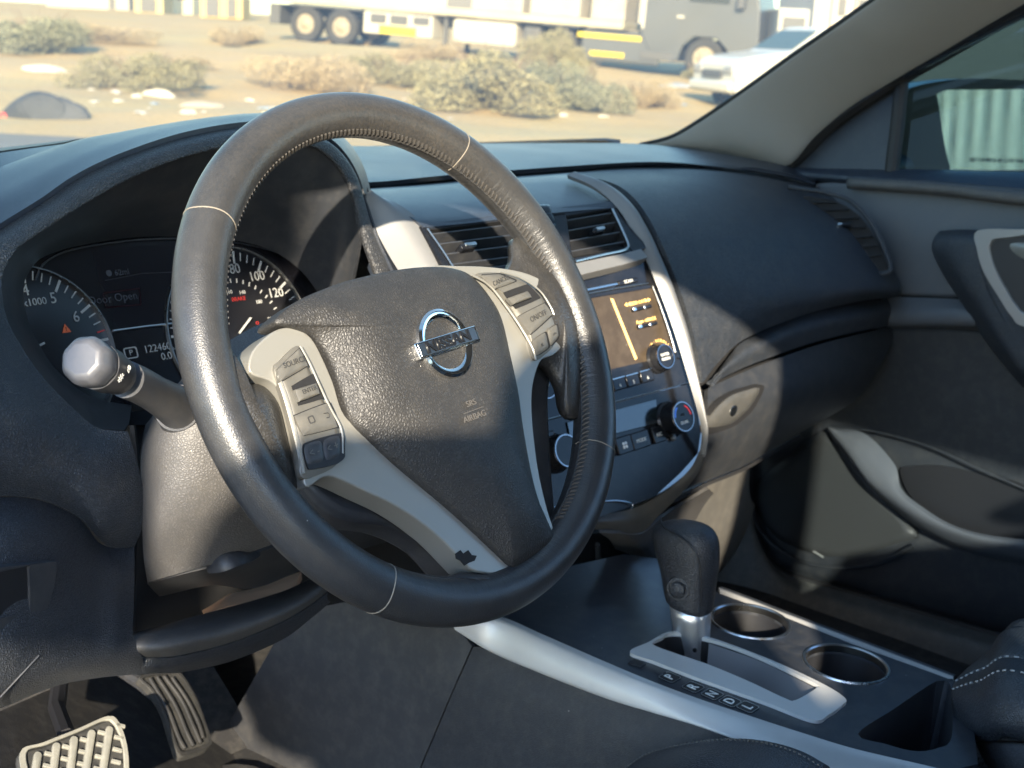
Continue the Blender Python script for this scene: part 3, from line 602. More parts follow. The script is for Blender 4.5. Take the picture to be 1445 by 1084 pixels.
# vents: frame through the face of the stack
VF = frame3(P(602, 323, X=-.15), P(863, 294, X=.105), P(806, 365, X=0.))
def vent(outl, face, name, tabpx, tabw, nslat=4, lab=None):
    t = thing(name, lab, 'air vent', VF.w(*VF.px(*tabpx)), 'air vents of the dashboard')
    o = VF.pxs(outl); ctr = np.mean(o, 0)
    bx = [VF.w(*q, -.035) for q in o]; V = [VF.w(*q, 0.) for q in o]+bx; n = len(o)
    obj('duct', (V, [(j, (j+1) % n, n+(j+1) % n, n+j) for j in range(n)]+[tuple(range(n, 2*n))]), M['void'], t, smooth=False, solid=.001)
    TL, TR, BR, BL = o
    for k in range(nslat):
        f = (k+.6)/nslat; l = TL*(1-f)+BL*f; r = TR*(1-f)+BR*f; d = (r-l)/np.linalg.norm(r-l); l = l+d*.0008; r = r-d*.0008
        m_ = (l+r)/2; an = math.atan2(d[1], d[0]); c_ = VF.w(*m_, -.008)
        Mx = np.stack([VF.e1, VF.e2, VF.n], 1); ca, sa = math.cos(an), math.sin(an); tl_ = R(-16)
        Rz = np.array([[ca, -sa, 0], [sa, ca, 0], [0, 0, 1.]]); Rx = np.array([[1, 0, 0], [0, math.cos(tl_), -math.sin(tl_)], [0, math.sin(tl_), math.cos(tl_)]])
        obj('slat', box(c_, np.linalg.norm(r-l), .0018, .016, Mx@Rz@Rx), M['hardgrey'], t, bevel=.0005)
    for k in range(6):
        f = (k+.5)/6; u_ = TL*(1-f)+TR*f; d_ = BL*(1-f)+BR*f
        obj('rear_vane', tube([VF.w(*(u_*.97+d_*.03), -.026), VF.w(*(d_*.97+u_*.03), -.026)], .0014, seg=5), M['black'], t)
    q = VF.px(*tabpx); an = math.atan2(*((TR-TL)/np.linalg.norm(TR-TL))[::-1])
    obj('tab', fbox(VF, q[0], q[1], .0005, tabw, .0062, .012, an), M['gloss'], t, bevel=.0025, bseg=3)
    obj('tab_chrome', fbox(VF, q[0]+.002, q[1]+.0005, .0070, tabw*.72, .0035, .0015, an), M['dullchrome'], t, bevel=.0007)
    return t
vr = vent([(796, 305), (862, 294), (886, 348), (807, 363)], None, 'air_vent', (841, 329), .017, lab='right centre air vent with a chrome tab beside the silver arch')
vl = vent([(604, 324), (738, 308), (756, 366), (642, 381)], None, 'air_vent', (657, 352), .020, lab='left centre air vent seen through the wheel rim')
# face around the vents
def vfp(x, y, h=0): return VF.w(*VF.px(x, y, h), h)
vfo = VF.pxs([(594, 318), (700, 306), (800, 292), (878, 283), (888, 300), (912, 350), (860, 362), (818, 378), (745, 392), (650, 410), (620, 370)])
parts = [
    ('vent_surround', [(756, 302), (796, 297), (800, 308), (808, 366), (760, 372), (738, 310)], M['gloss'], .0),
    ('vent_surround', [(592, 319), (604, 323), (643, 382), (648, 396), (636, 396)], M['gloss'], .0),
    ('vent_surround', [(592, 316), (700, 303), (800, 291), (880, 282), (884, 291), (862, 293.5), (796, 304), (740, 307), (604, 322.5)], M['dash_top'], .0),
    ('vent_surround', [(863, 293), (884, 290), (898, 318), (912, 350), (893, 355), (887, 348)], M['gloss'], .0),
    ('lower_band', [(643, 383), (756, 368), (808, 365), (887, 349), (893, 356), (884, 360), (815, 375), (757, 378), (650, 396)], M['gloss'], .0)]
for nm, ol, mt, h in parts:
    obj(nm, slab(VF, VF.pxs(ol), -.012, .0002), mt, dash, smooth=False, bevel=.0008)
obj('chrome_edge', tube(cr([vfp(864, 295, .0015), vfp(876, 320, .0015), vfp(886, 343, .0015), vfp(886, 349, .0015), vfp(878, 354, .0015), vfp(850, 360, .0015), vfp(812, 369, .0015)], 40), .0013, seg=8), M['dullchrome'], dash)
obj('chrome_edge', tube(cr([vfp(603, 323, .0012), vfp(622, 350, .0012), vfp(642, 381, .0012), vfp(650, 393, .0012)], 20), .0010, seg=8), M['dullchrome'], dash)
obj('blue_band', slab(VF, VF.pxs([(812, 372), (880, 358), (904, 352), (914, 364), (880, 374), (822, 388), (760, 398), (700, 408), (690, 398), (757, 386)]), -.012, .0012), M['dashtrim'], dash, smooth=False, bevel=.001)
hz = VF.pxs(sharpn([(752, 289), (776, 288), (787, 318), (772, 322), (760, 318)], .12), .001)
obj('hazard_button', pillow(VF, hz, .0, .003, wall=.006, n=40, p=6), M['gloss'], dash)
# ------------------------------------------------ radio and climate
kf = frame3(P(768, 543, X=-.085), P(937, 503, X=.085), P(960, 588, X=.085))
RF = Frame(kf.O-kf.n*.014, kf.e1, kf.n)
radio = thing('car_radio', 'gloss black radio with an amber lit brown screen and chrome ringed knobs', 'radio', RF.w(.08, .02))
def rpx(x, y, h=0.): return RF.px(x, y, h)
def rp(pts, h=0.): return RF.pxs(pts, h)
rx = math.atan2(*((rpx(915, 511)-rpx(863, 525))/1.)[::-1])
obj('fascia', slab(RF, rp([(690, 408), (818, 386), (914, 366), (934, 413), (955, 470), (972, 530), (975, 540), (868, 568), (800, 585), (700, 610), (660, 480)]), -.02, 0.), M['gloss'], radio, smooth=False)
obj('screen_bezel', ringplate(RF, rp(sharpn([(790, 424), (922, 402), (957, 504), (935, 512), (866, 527), (820, 538)], .05)), rp(sharpn([(794, 428), (919, 407), (951, 499), (930, 506), (868, 520), (822, 531)], .05)), .0, .0022, n=100), M['gloss'], radio)
scr = mat('brown screen glass', (.042, .031, .020), .38, dust=.35, dcol=(.14, .11, .08), specks=1., emit=(.30, .20, .12, .015), spec=.25)
obj('screen', slab(RF, rp([(794, 428), (919, 407), (951, 499), (930, 506), (868, 520), (822, 531)]), -.001, .0010), scr, radio, smooth=False)
am = mat('amber display bar', (.5, .3, .1), .4, emit=(1., .60, .22, .30))
obj('amber_bar', slab(RF, rp([(861, 421), (865, 422), (899, 506), (896, 508)], .001), .0010, .0014), am, radio, smooth=False)
def rtext(s, x, y, size, m=None, h=.0015, a=None, sx=1.1, parent=None):
    q = rpx(x, y, h); return text('screen_lettering', s, RF, q[0], q[1], size, m or M['orange'], parent or radio, h=h, ang=rx if a is None else a, sx=sx)
lit = mat('lit amber letters', (.6, .35, .1), .5, emit=(1, .55, .15, .55))
rtext('◄◄SEEK·CAT►►', 900, 427, .0046, lit); rtext('Apps ➔BACK', 912, 452, .0048, lit)
for x, y in ((905, 435), (913, 459)):
    q = rpx(x, y, .002); obj('rocker_key', fbox(RF, q[0], q[1], .002, .030, .0042, .004, rx), M['gloss'], radio, bevel=.0015, bseg=3)
    obj('rocker_tip', fbox(RF, q[0]-.0125, q[1], .0042, .005, .0035, .001, rx), M['chrome'], radio, bevel=.0006)
    obj('rocker_tip', fbox(RF, q[0]+.003, q[1], .0042, .0025, .0035, .001, rx), M['dullchrome'], radio, bevel=.0006)
def knob_(parent, px, py, r, h, label, face=None):
    """turning knob: skirt, body, chrome ring, face"""
    q = RF.px(px, py, h); k = obj('knob', lathe(RF, q, [(r*1.15, -.001), (r*1.15, .002), (r*1.02, .004), (r*.96, h-.001), (r*.90, h), (0, h)], seg=48), M['gloss'], parent, label=label)
    rg_ = lathe(RF, q, [(r*.84, h-.001), (r*.86, h+.0009), (r*.94, h+.0009), (r*.97, h-.001)], seg=48)
    obj('knob_ring', (rg_[0], [f for f in rg_[1] if len(f) == 4]), M['darkchrome'], k)
    return k, q
k1, q1 = knob_(radio, 939, 503, .0135, .013, 'tune knob at the lower right of the screen')
for s_, dy in (('ENTER', .002), ('AUDIO', -.0025)): text('knob_lettering', s_, RF, q1[0], q1[1]+dy, .0042, M['print'], k1, h=.0132, ang=rx)
s_ = 'TUNE·SCROLL'; qb = RF.px(934, 507, .001)
for i, chh in enumerate(s_):
    t = R(150)-R(110)*i/(len(s_)-1); t += rx; text('screen_lettering', chh, RF, qb[0]+.0195*math.cos(t), qb[1]+.0195*math.sin(t), .0040, lit, radio, h=.0015, ang=t-math.pi/2)
k2, q2 = knob_(radio, 770, 542, .0150, .014, 'power knob at the lower left')
pw = [RF.w(q2[0]+.0036*math.cos(t), q2[1]+.0036*math.sin(t), .0143) for t in np.linspace(R(60), R(-240), 24)]
obj('power_symbol', merge(tube(pw, .0004, seg=5), tube([RF.w(q2[0], q2[1]+.001, .0143), RF.w(q2[0], q2[1]+.0045, .0143)], .0004, seg=5)), M['print'], k2)
for x, y, s_ in ((802, 561, '1'), (826, 555, '2'), (850, 548, '3'), (874, 543, '4'), (893, 538, '5'), (913, 532, '6')):
    q = rpx(x, y, .003); kk = obj('preset_key', fbox(RF, q[0], q[1]+.001, .002, .0188, .0125, .004, rx), M['gloss'], radio, bevel=.0012)
    obj('key_edge', fbox(RF, q[0], q[1]+.0068, .0040, .018, .0008, .0008, rx), M['dullchrome'], kk)
    text('key_lettering', s_, RF, q[0], q[1]-.001, .0050, M['print'], kk, h=.0042, ang=rx)
q = rpx(885, 398, .001); obj('scan_key', fbox(RF, q[0], q[1], .001, .030, .005, .004, rx), M['gloss'], radio, bevel=.001)
rtext('SCAN', 887, 397, .0046, M['print'], h=.0033)
obj('disc_slot', fbox(RF, *rpx(845, 406, .001), .0010, .055, .0032, .003, rx), M['dullchrome'], radio, bevel=.0008)
obj('chrome_line', tube([RF.w(*rpx(x, y, .002), .002) for x, y in [(830, 415), (870, 407), (915, 400)]], .0008, seg=6), M['dullchrome'], radio)
obj('chrome_line', tube(cr([RF.w(*rpx(x, y, .002), .002) for x, y in [(921, 404), (932, 432), (945, 470), (953, 497)]], 20), .0008, seg=6), M['dullchrome'], radio)
# climate panel
cl = thing('climate_panel', 'gloss black climate control panel with a dark display and a dual temperature knob', 'climate control', RF.w(.03, -.07))
obj('fascia', slab(RF, rp([(868, 569), (975, 541), (985, 580), (989, 612), (985, 640), (960, 668), (925, 700), (880, 718), (820, 738), (770, 755), (700, 640), (700, 612), (800, 587)], .0), -.018, -.0004), M['gloss'], cl, smooth=False)
obj('seam_line', tube([RF.w(*rpx(x, y, .001), .001) for x, y in [(745, 599), (867, 567), (972, 540)]], .0005, seg=5), M['dullchrome'], cl)
dsp = mat('dark green display', (.012, .018, .020), .15, coat=.5)
obj('display', slab(RF, rp([(800, 596), (926, 563), (929, 597), (806, 628)], .001), -.001, .0012), dsp, cl, smooth=False, bevel=.0005)
for x, y, wd, s_ in ((881, 630, .022, '*'), (904, 623, .026, 'MODE'), (929, 615, .017, 'A/C'), (773, 625, .020, 'D'), (780, 654, .020, 'D')):
    q = rpx(x, y, .002); kk = obj('climate_key', fbox(RF, q[0], q[1]+.0015, .0015, wd, .0170 if wd > .016 else .016, .004, rx), M['gloss'], cl, bevel=.001)
    if s_ == '*':
        obj('fan_symbol', merge(*[pillow(RF, [(q[0]+.0025*math.cos(t)+.0017*math.cos(t+u_), q[1]+.001+.0025*math.sin(t)+.0017*math.sin(t+u_)) for u_ in np.linspace(0, 6.28, 9)[:-1]], .0036, .0040, wall=.0002, rings=2) for t in (0.8, 2.37, 3.94, 5.5)]), M['print'], kk)
    elif s_ == 'D':
        obj('defrost_symbol', merge(tube([RF.w(q[0]+.003*math.cos(t), q[1]+.002+.0018*math.sin(t), .0038) for t in np.linspace(0, math.pi, 10)], .0004, seg=5), tube([RF.w(q[0]+.003, q[1]+.002, .0038), RF.w(q[0]+.0014, q[1]-.0026, .0038), RF.w(q[0]-.0014, q[1]-.0026, .0038), RF.w(q[0]-.003, q[1]+.002, .0038)], .0004, seg=5), tube([RF.w(q[0], q[1]+.002, .0038), RF.w(q[0]+.0004, q[1]-.002, .0038)], .0003, seg=4)), M['print'], kk)
        obj('key_light', fbox(RF, q[0]-.001, q[1]+.0075, .0036, .007, .0012, .0006, rx), mat('key light', (.2, .18, .15), .4), kk)
    else: text('key_lettering', s_, RF, q[0], q[1]+.001, .0052, M['print'], kk, h=.0037, ang=rx)
k3, q3 = knob_(cl, 964, 588, .0165, .020, 'temperature knob with a blue and red arc')
for a0, a1, cc in ((R(175), R(120), (.05, .16, .6)), (R(60), R(0), (.6, .04, .06))):
    obj('temperature_arc', tube([RF.w(q3[0]+.0118*math.cos(t+rx), q3[1]+.0118*math.sin(t+rx), .0203) for t in np.linspace(a0, a1, 14)], .0006, seg=5), mat('arc', cc, .4, emit=(*cc, .15)), k3)
text('knob_lettering', 'DUAL', RF, q3[0], q3[1]-.006, .0046, M['print'], k3, h=.0203, ang=rx); text('knob_lettering', 'OFF', RF, q3[0], q3[1]+.002, .0036, M['printdim'], k3, h=.0203, ang=rx)
k4, q4 = knob_(cl, 800, 636, .0165, .018, 'temperature knob on the driver side')
obj('knob_tip', lathe(RF, RF.px(952, 618, .004), [(.003, .001), (.0028, .004), (0, .005)], seg=14), M['dullchrome'], cl)
obj('pocket_line', tube(cr([RF.w(*rpx(x, y, .003), .003) for x, y in [(780, 716), (860, 707), (886, 709), (893, 713), (890, 719)]], 30), .0008, seg=6), M['dullchrome'], cl)
# ------------------------------------------------ passenger side of the dashboard
pu = [PY(r) for r in (
    [(808, 243, .345), (900, 235, .345), (1000, 237, .34), (1080, 245, .32), (1115, 254, .31), (1150, 262, .295)],
    [(822, 247, .30), (910, 243, .30), (1000, 243, .29), (1080, 253, .28), (1130, 264, .27), (1185, 272, .255)],
    [(872, 262, .235), (950, 258, .24), (1030, 264, .235), (1100, 275, .23), (1160, 288, .225), (1212, 300, .215)],
    [(905, 292, .190), (975, 290, .19), (1050, 296, .185), (1120, 306, .18), (1190, 322, .175), (1240, 340, .165)],
    [(932, 340, .150), (1000, 335, .148), (1070, 340, .143), (1140, 350, .14), (1215, 368, .135), (1262, 385, .128)],
    [(956, 400, .128), (1015, 392, .122), (1080, 392, .118), (1150, 395, .115), (1222, 400, .112), (1270, 408, .108)],
    [(977, 465, .115), (1022, 448, .112), (1080, 430, .108), (1150, 422, .108), (1220, 413, .108), (1266, 416, .110)],
    [(992, 540, .100), (1015, 510, .108), (1052, 478, .112), (1130, 446, .115), (1210, 426, .118), (1266, 419, .122)])]
obj('passenger_panel', facecam(loft(pu, 60, 60), .006), M['dash'], dash, sharp=70)
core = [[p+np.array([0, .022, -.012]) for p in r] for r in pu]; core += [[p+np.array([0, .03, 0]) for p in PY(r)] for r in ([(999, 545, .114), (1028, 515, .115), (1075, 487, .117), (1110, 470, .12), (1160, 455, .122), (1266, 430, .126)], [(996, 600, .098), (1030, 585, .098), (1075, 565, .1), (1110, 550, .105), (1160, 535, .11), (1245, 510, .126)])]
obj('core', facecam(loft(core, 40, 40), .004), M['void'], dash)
# end cap of the dashboard beside the door
obj('end_cap', facecam(grid([cr(PY([(1150, 262, .295), (1185, 272, .255), (1212, 300, .215), (1240, 340, .165), (1262, 385, .128), (1270, 408, .108), (1266, 419, .12)]), 30), cr(PY([(1180, 262, .33), (1205, 275, .30), (1228, 303, .27), (1252, 343, .22), (1272, 388, .18), (1280, 410, .16), (1276, 424, .17)]), 30)]), .004), M['dash'], dash)
gb = [PY(r) for r in (
    [(1008, 531, .118), (1030, 502, .122), (1056, 478, .126), (1140, 444, .130), (1262, 419, .135)],
    [(1003, 541, .108), (1028, 515, .110), (1075, 487, .112), (1150, 460, .116), (1268, 436, .12)],
    [(1001, 546, .110), (1030, 528, .112), (1080, 507, .114), (1160, 480, .118), (1272, 455, .122)])]
obj('padded_band', facecam(loft(gb, 50, 12), .005), M['dash'], dash, sharp=70)
gbx = [PY(r) for r in (
    [(999, 548, .114), (1040, 529, .116), (1095, 507, .118), (1170, 482, .122), (1271, 458, .126)],
    [(998, 590, .098), (1040, 580, .098), (1100, 560, .10), (1160, 540, .105), (1240, 520, .115)],
    [(994, 640, .098), (1030, 628, .10), (1075, 612, .104), (1130, 590, .112), (1205, 566, .125)],
    [(965, 690, .12), (995, 680, .12), (1030, 666, .122), (1060, 652, .126), (1130, 610, .15)])]
glove = thing('glovebox', 'dark glovebox with a pointed latch and a sunlit left half', 'glovebox', P(1060, 600, Y=.1))
obj('glovebox_door', facecam(loft(gbx, 50, 40), .006), M['door'], glove, sharp=70)
GF = frame3(P(998, 600, Y=.094), P(1070, 555, Y=.094), P(1035, 602, Y=.094))
lt = [(999, 603), (1010, 582), (1032, 561), (1055, 552), (1074, 549), (1064, 570), (1052, 584), (1032, 599)]
obj('latch_recess', slab(GF, GF.pxs([(994, 612), (1006, 578), (1030, 557), (1055, 548), (1078, 545), (1066, 573), (1053, 588), (1032, 603)]), -.006, .0005, n=50), M['void'], glove)
latch = obj('latch', pillow(GF, GF.pxs(lt, .004), .002, .005, wall=.006, n=50, p=4), mat('latch plastic', (.06, .06, .057), .45, fine=.2, dust=.1), glove)
ql = GF.px(1036, 580, .006); obj('lock_cylinder', pillow(GF, [(ql[0]+.0085*math.cos(t)*.9, ql[1]+.006*math.sin(t)) for t in np.linspace(0, 6.28, 25)[:-1]], .0055, .0065, wall=.002), M['dullchrome'], latch)
obj('glovebox_bottom', facecam(grid([cr(PY([(950, 705, .13), (995, 682, .122), (1030, 668, .124), (1060, 654, .13), (1130, 612, .155)]), 24), cr(PY([(950, 703, .25), (985, 685, .30), (1030, 662, .30), (1060, 650, .30), (1120, 610, .30)]), 24)]), .004), M['void'], glove)
fd = [PY([(900, 752, .16), (950, 705, .17), (995, 683, .18), (1030, 669, .185), (1058, 661, .19)]), PY([(925, 790, .17), (968, 752, .18), (1005, 722, .19), (1035, 700, .195), (1057, 686, .2)]), PY([(940, 840, .19), (985, 800, .20), (1020, 765, .205), (1044, 735, .21), (1060, 705, .215)]), PY([(950, 870, .24), (995, 830, .25), (1030, 790, .25), (1052, 752, .25), (1066, 712, .25)])]
obj('footwell_duct', facecam(loft(fd, 40, 30), .004), mat('duct plastic', (.085, .082, .075), .6, fine=.3, dust=.2, specks=.2), dash, sharp=0)
# passenger side air vent
pv = thing('air_vent', 'right end air vent of the dashboard near the passenger door', 'air vent', P(1200, 330, Y=.17), 'air vents of the dashboard')
PVF = frame3(P(1140, 282, X=.60), P(1195, 292, X=.625), P(1242, 372, X=.628))
def pvp(x, y, h): return PVF.w(*PVF.px(x, y, h), h)
vo = PVF.pxs([(1134, 278), (1165, 281), (1192, 290), (1213, 305), (1230, 327), (1243, 352), (1252, 380), (1225, 384), (1208, 386), (1200, 365), (1188, 343), (1172, 318), (1152, 296)], .006)
obj('duct', slab(PVF, vo, -.02, .0062, n=60), M['void'], pv, smooth=False)
for (xa, ya), (xb, yb) in (((1140, 286), (1180, 286)), ((1152, 297), (1198, 296)), ((1164, 310), (1212, 308)), ((1173, 322), (1222, 321)), ((1182, 337), (1231, 334)), ((1190, 351), (1238, 347)), ((1197, 365), (1243, 360))):
    a_, b_ = pvp(xa, ya, .008), pvp(xb, yb, .008); obj('slat', tube([a_, b_], .0022, seg=8, flat=.45, up=PVF.e2), M['door'], pv)
obj('tab', tube([pvp(1180, 319, .014), pvp(1200, 317, .014)], .004, seg=10), M['gloss'], pv); obj('tab_chrome', tube([pvp(1182, 317, .018), pvp(1188, 316.5, .018)], .0018, seg=8), M['chrome'], pv)
obj('thumb_wheel', fbox(PVF, *PVF.px(1221, 376, .007), .007, .010, .005, .004), M['button'], pv, bevel=.001)
obj('bezel', tube(cr([pvp(x, y, .0075) for x, y in [(1112, 264), (1165, 272), (1200, 284), (1226, 310), (1243, 340), (1256, 372), (1256, 382), (1246, 386), (1205, 391)]], 60), .0032, seg=8), M['dash'], pv)
# ================================================================== INSTRUMENT CLUSTER
clu = thing('instrument_cluster', 'dark instrument cluster with rev counter, centre screen and speedometer', 'instrument cluster', P(240, 450, Y=.30))
CL = frame3(P(60, 480, Y=.297), P(440, 430, Y=.300), P(250, 345, Y=.325))
CL = Frame(CL.O, (1, 0, 0), CL.n)
def cpx(x, y, h=0): return CL.px(x, y, h)
obj('face', slab(CL, CL.pxs([(20, 600), (10, 400), (45, 360), (110, 342), (180, 332), (250, 330), (330, 334), (400, 350), (470, 390), (520, 450), (500, 560), (300, 600)]), -.006, 0.), mat('dial black', (.006, .006, .008), .25, coat=.3), clu, smooth=False)
obj('glass_edge', tube(cr([CL.w(*cpx(x, y, .002), .002) for x, y in [(50, 395), (62, 372), (100, 353), (180, 340), (250, 337), (330, 342), (400, 360), (440, 392)]], 60), .0008, seg=6), M['hardgrey'], clu)
def gauge(c_px, rp_, a4px, a4val, a7px, a7val, name, lab, vals, numr, nsz, minor, red=None, r=None):
    c_ = cpx(*c_px); r = r or np.mean([np.linalg.norm(cpx(*q)-c_) for q in rp_])
    g = obj(name, lathe(CL, c_, [(0, .0006), (r*.97, .0006), (r*.98, .0002)], seg=80), mat('gauge black', (.008, .008, .010), .3), clu, label=lab)
    ring = lathe(CL, c_, [(r*.975, .0005), (r*.985, .0030), (r*1.0, .0030), (r*1.01, .0005)], seg=96)
    obj('gauge_ring', (ring[0], [f for f in ring[1] if len(f) == 4]), M['dullchrome'], g)
    A4 = math.atan2(*(cpx(*a4px)-c_)[::-1]); A7 = math.atan2(*(cpx(*a7px)-c_)[::-1]); st_ = (A7-A4)/(a7val-a4val)
    big, sm, rd = [], [], []
    for v, lb in vals:
        t = A4+(v-a4val)*st_
        big.append(fbox(CL, c_[0]+r*.88*math.cos(t), c_[1]+r*.88*math.sin(t), .0010, r*.15, r*.028, .0004, t))
        if lb: text('numeral', lb, CL, c_[0]+r*numr*math.cos(t), c_[1]+r*numr*math.sin(t), nsz, M['tickp'], g, h=.001, sx=.95)
    for v in minor:
        t = A4+(v-a4val)*st_; (rd if red and v >= red else sm).append(fbox(CL, c_[0]+r*.90*math.cos(t), c_[1]+r*.90*math.sin(t), .0010, r*.10, r*.014, .0004, t))
    tm = mat('tick white', (.36, .36, .34), .5)
    o_ = obj('minor_marks', merge(*sm), tm, g, smooth=False); o_['kind'] = 'stuff'
    for q_ in big: obj('tick_mark', q_, tm, g, smooth=False)
    for q_ in rd: obj('red_mark', q_, mat('dial red', (.22, .015, .015), .5, emit=(1, .06, .03, .02)), g, smooth=False)
    return g, c_, r, A4, st_
gt, ct, rt_, A4, stp = gauge((45, 502), [(35, 383), (69, 385), (104, 400), (131, 428), (149, 452), (159, 483)], (34, 398), 4, (146, 480), 7, 'tachometer', 'rev counter at the left of the cluster', [(k, str(k)) for k in range(0, 9)], .72, .0125, [k/2+.0 for k in range(1, 16, 2)]+[k+.25 for k in range(0, 8)]+[k+.75 for k in range(0, 8)], red=6.7)
text('scale_lettering', 'RPMx1000', CL, *cpx(36, 428, .001), .0082, M['tickp'], gt, h=.001)
tri = cpx(93, 464, .001); obj('warning_triangle', slab(CL, [(tri[0]-.0038, tri[1]-.003), (tri[0]+.0038, tri[1]-.003), (tri[0], tri[1]+.004)], .0006, .0012), mat('warning orange', (.30, .07, .025), .5, emit=(1, .22, .08, .02)), gt, smooth=False)
text('warning_mark', '!', CL, tri[0], tri[1]-.0005, .005, M['void'], gt, h=.0014)
nd = cpx(57, 487, .003); obj('needle', fbox(CL, nd[0], nd[1], .003, .008, .0018, .001, .3), M['tickp'], gt)
gs, cs_, rs_, B4, stq = gauge((340, 468), [(323, 357), (346, 357), (374, 367), (398, 384), (422, 412)], (329, 366), 80, (411, 421), 130, 'speedometer', 'speedometer at the right of the cluster', [(v, str(v)) for v in range(0, 161, 20)], .74, .0125, [v for v in range(10, 160, 20)]+[v+5 for v in range(0, 160, 10)],)
for v, s_ in ((50, '80'), (68, '110'), (87, '140'), (112, '180'), (137, '220')):
    t = B4+(v-80)*stq; text('numeral', s_, CL, cs_[0]+rs_*.47*math.cos(t), cs_[1]+rs_*.47*math.sin(t), .0048, M['tickp'], gs, h=.001)
obj('inner_marks', merge(*[fbox(CL, cs_[0]+rs_*.60*math.cos(t), cs_[1]+rs_*.60*math.sin(t), .001, rs_*.05, rs_*.015, .0004, t) for t in np.linspace(B4+R(100), B4-R(110), 26)]), M['tickp'], gs, smooth=False)['kind'] = 'stuff'
text('warning_lettering', 'BRAKE', CL, *cpx(337, 422, .001), .0052, mat('dial red', (.22, .015, .015), .5, emit=(1, .06, .03, .02)), gs, h=.001)
text('warning_mark', 'o', CL, *cpx(363, 455, .001), .007, mat('dial red', (.22, .015, .015), .5, emit=(1, .06, .03, .02)), gs, h=.001)
nl = [CL.w(*cpx(338, 470, .004), .004), CL.w(*cpx(354, 449, .004), .004)]
obj('needle', tube(nl, .0011, seg=6), M['tickp'], gs)
dm = mat('dim display text', (.022, .024, .030), .4, emit=(.6, .7, .9, .002)); dr = mat('dim red line', (.018, .007, .009), .4, emit=(1, .1, .2, .001))
scn_ = obj('centre_screen', slab(CL, CL.pxs([(130, 352), (250, 345), (300, 350), (300, 445), (250, 455), (158, 466), (160, 430), (140, 400)]), 0, .0004), mat('screen black', (.007, .008, .012), .18, coat=.4), clu, smooth=False)
text('screen_lettering', 'Door Open', CL, *cpx(160, 421, .001), .0095, dm, scn_, h=.0008); text('screen_lettering', '● 62ml', CL, *cpx(166, 385, .001), .0070, dm, scn_, h=.0008)
obj('screen_line', tube([CL.w(*cpx(x, y, .001), .001) for x, y in [(148, 396), (200, 386), (245, 384)]], .0003, seg=4), dm, scn_)
obj('message_frame', tube([CL.w(*cpx(x, y, .001), .001) for x, y in [(146, 414), (197, 407), (199, 430), (150, 434)]], .0004, closed=True, seg=4), dr, scn_)
obj('divider', tube([CL.w(*cpx(x, y, .001), .001) for x, y in [(160, 467), (205, 461), (250, 456), (300, 450)]], .0010, seg=6), M['dullchrome'], clu)
text('odometer', '122460', CL, *cpx(222, 491, .001), .0088, M['tickp'], clu, h=.001); text('odometer', '0.0', CL, *cpx(235, 502, .001), .0088, M['tickp'], clu, h=.001).location.z -= .0005
text('odometer_unit', 'miles', CL, *cpx(245, 492, .001), .0035, M['tickp'], clu, h=.001)
gp = cpx(185, 498, .001); obj('gear_indicator', merge(ringplate(CL, rrect(*gp, .0125, .0095, .002), rrect(*gp, .0105, .0075, .0015), .0005, .001, n=40)), M['tickp'], clu, smooth=False); text('gear_letter', 'P', CL, gp[0], gp[1], .007, M['tickp'], clu, h=.001)
# sun painted tan padding that shows in the gap under the column
tp = thing('tan_padding', 'small tan piece coloured as if sunlit in the gap under the steering column', 'padding', P(345, 850, Y=.2))
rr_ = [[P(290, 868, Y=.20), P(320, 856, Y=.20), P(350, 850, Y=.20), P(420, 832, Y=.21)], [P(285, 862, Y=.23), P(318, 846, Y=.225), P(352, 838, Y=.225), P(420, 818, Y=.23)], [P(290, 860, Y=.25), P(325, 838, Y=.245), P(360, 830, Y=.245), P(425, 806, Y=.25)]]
obj('pad', facecam(loft(rr_, 24, 12), .008), mat('sun painted tan padding', (.62, .36, .22), .7, fine=.3, ns=30, var=.3), tp)  # bright base colour stands in for sun blocked from this piece
# ================================================================== CENTRE CONSOLE
con = thing('centre_console', 'dark centre console between the seats with silver edge trims and two cup holders', 'centre console', (-.02, -.1, -.55))
CT = frame3(P(1015, 830, X=.08), P(1345, 955, X=.08), P(1045, 1005, X=-.125))
def tpx(pts, h=0): return CT.pxs(pts, h)
topm = mat('console top plastic', (.021, .025, .033), .36, fine=.2, fs=1300, dust=.12, specks=.4)
# top panel with real openings: boolean cutters give the cup holders, the bin and the lever slot
tp_o = tpx([(690, 850), (800, 800), (880, 782), (940, 790), (1016, 838), (1100, 868), (1200, 908), (1300, 944), (1346, 961), (1372, 1010), (1380, 1078), (1330, 1090), (1211, 1062), (1128, 1037), (1045, 1009), (983, 994), (914, 963), (845, 933), (765, 898), (712, 874)])
c1 = CT.px(1058.5, 877); c2 = CT.px(1194, 937); r1 = .0375
binp = tpx([(1211, 1036), (1262, 1000), (1318, 963), (1336, 962), (1342, 970), (1343, 1040), (1322, 1056), (1290, 1060), (1250, 1050)])
slot = tpx([(921, 914), (934, 904), (948, 898), (1000, 907), (1066, 930), (1150, 970), (1151, 976), (1122, 993), (1106, 990), (1055, 966), (1000, 943), (956, 928)])
top = obj('top_panel', slab(CT, tp_o, -.012, 0.), topm, con, smooth=False)
cutters = []
for vf in [lathe(CT, c_, [(r1-.001, -.03), (r1-.001, .02)], seg=64) for c_ in (c1, c2)]+[slab(CT, binp, -.03, .02, n=50), slab(CT, slot, -.03, .02, n=60)]:
    o = obj('cutter', vf, M['void'], None, smooth=False); o.location = tuple(-base(con)*0); cutters.append(o)
    md = top.modifiers.new('cut', 'BOOLEAN'); md.object = o; md.operation = 'DIFFERENCE'; md.solver = 'EXACT'
bpy.context.view_layer.update()
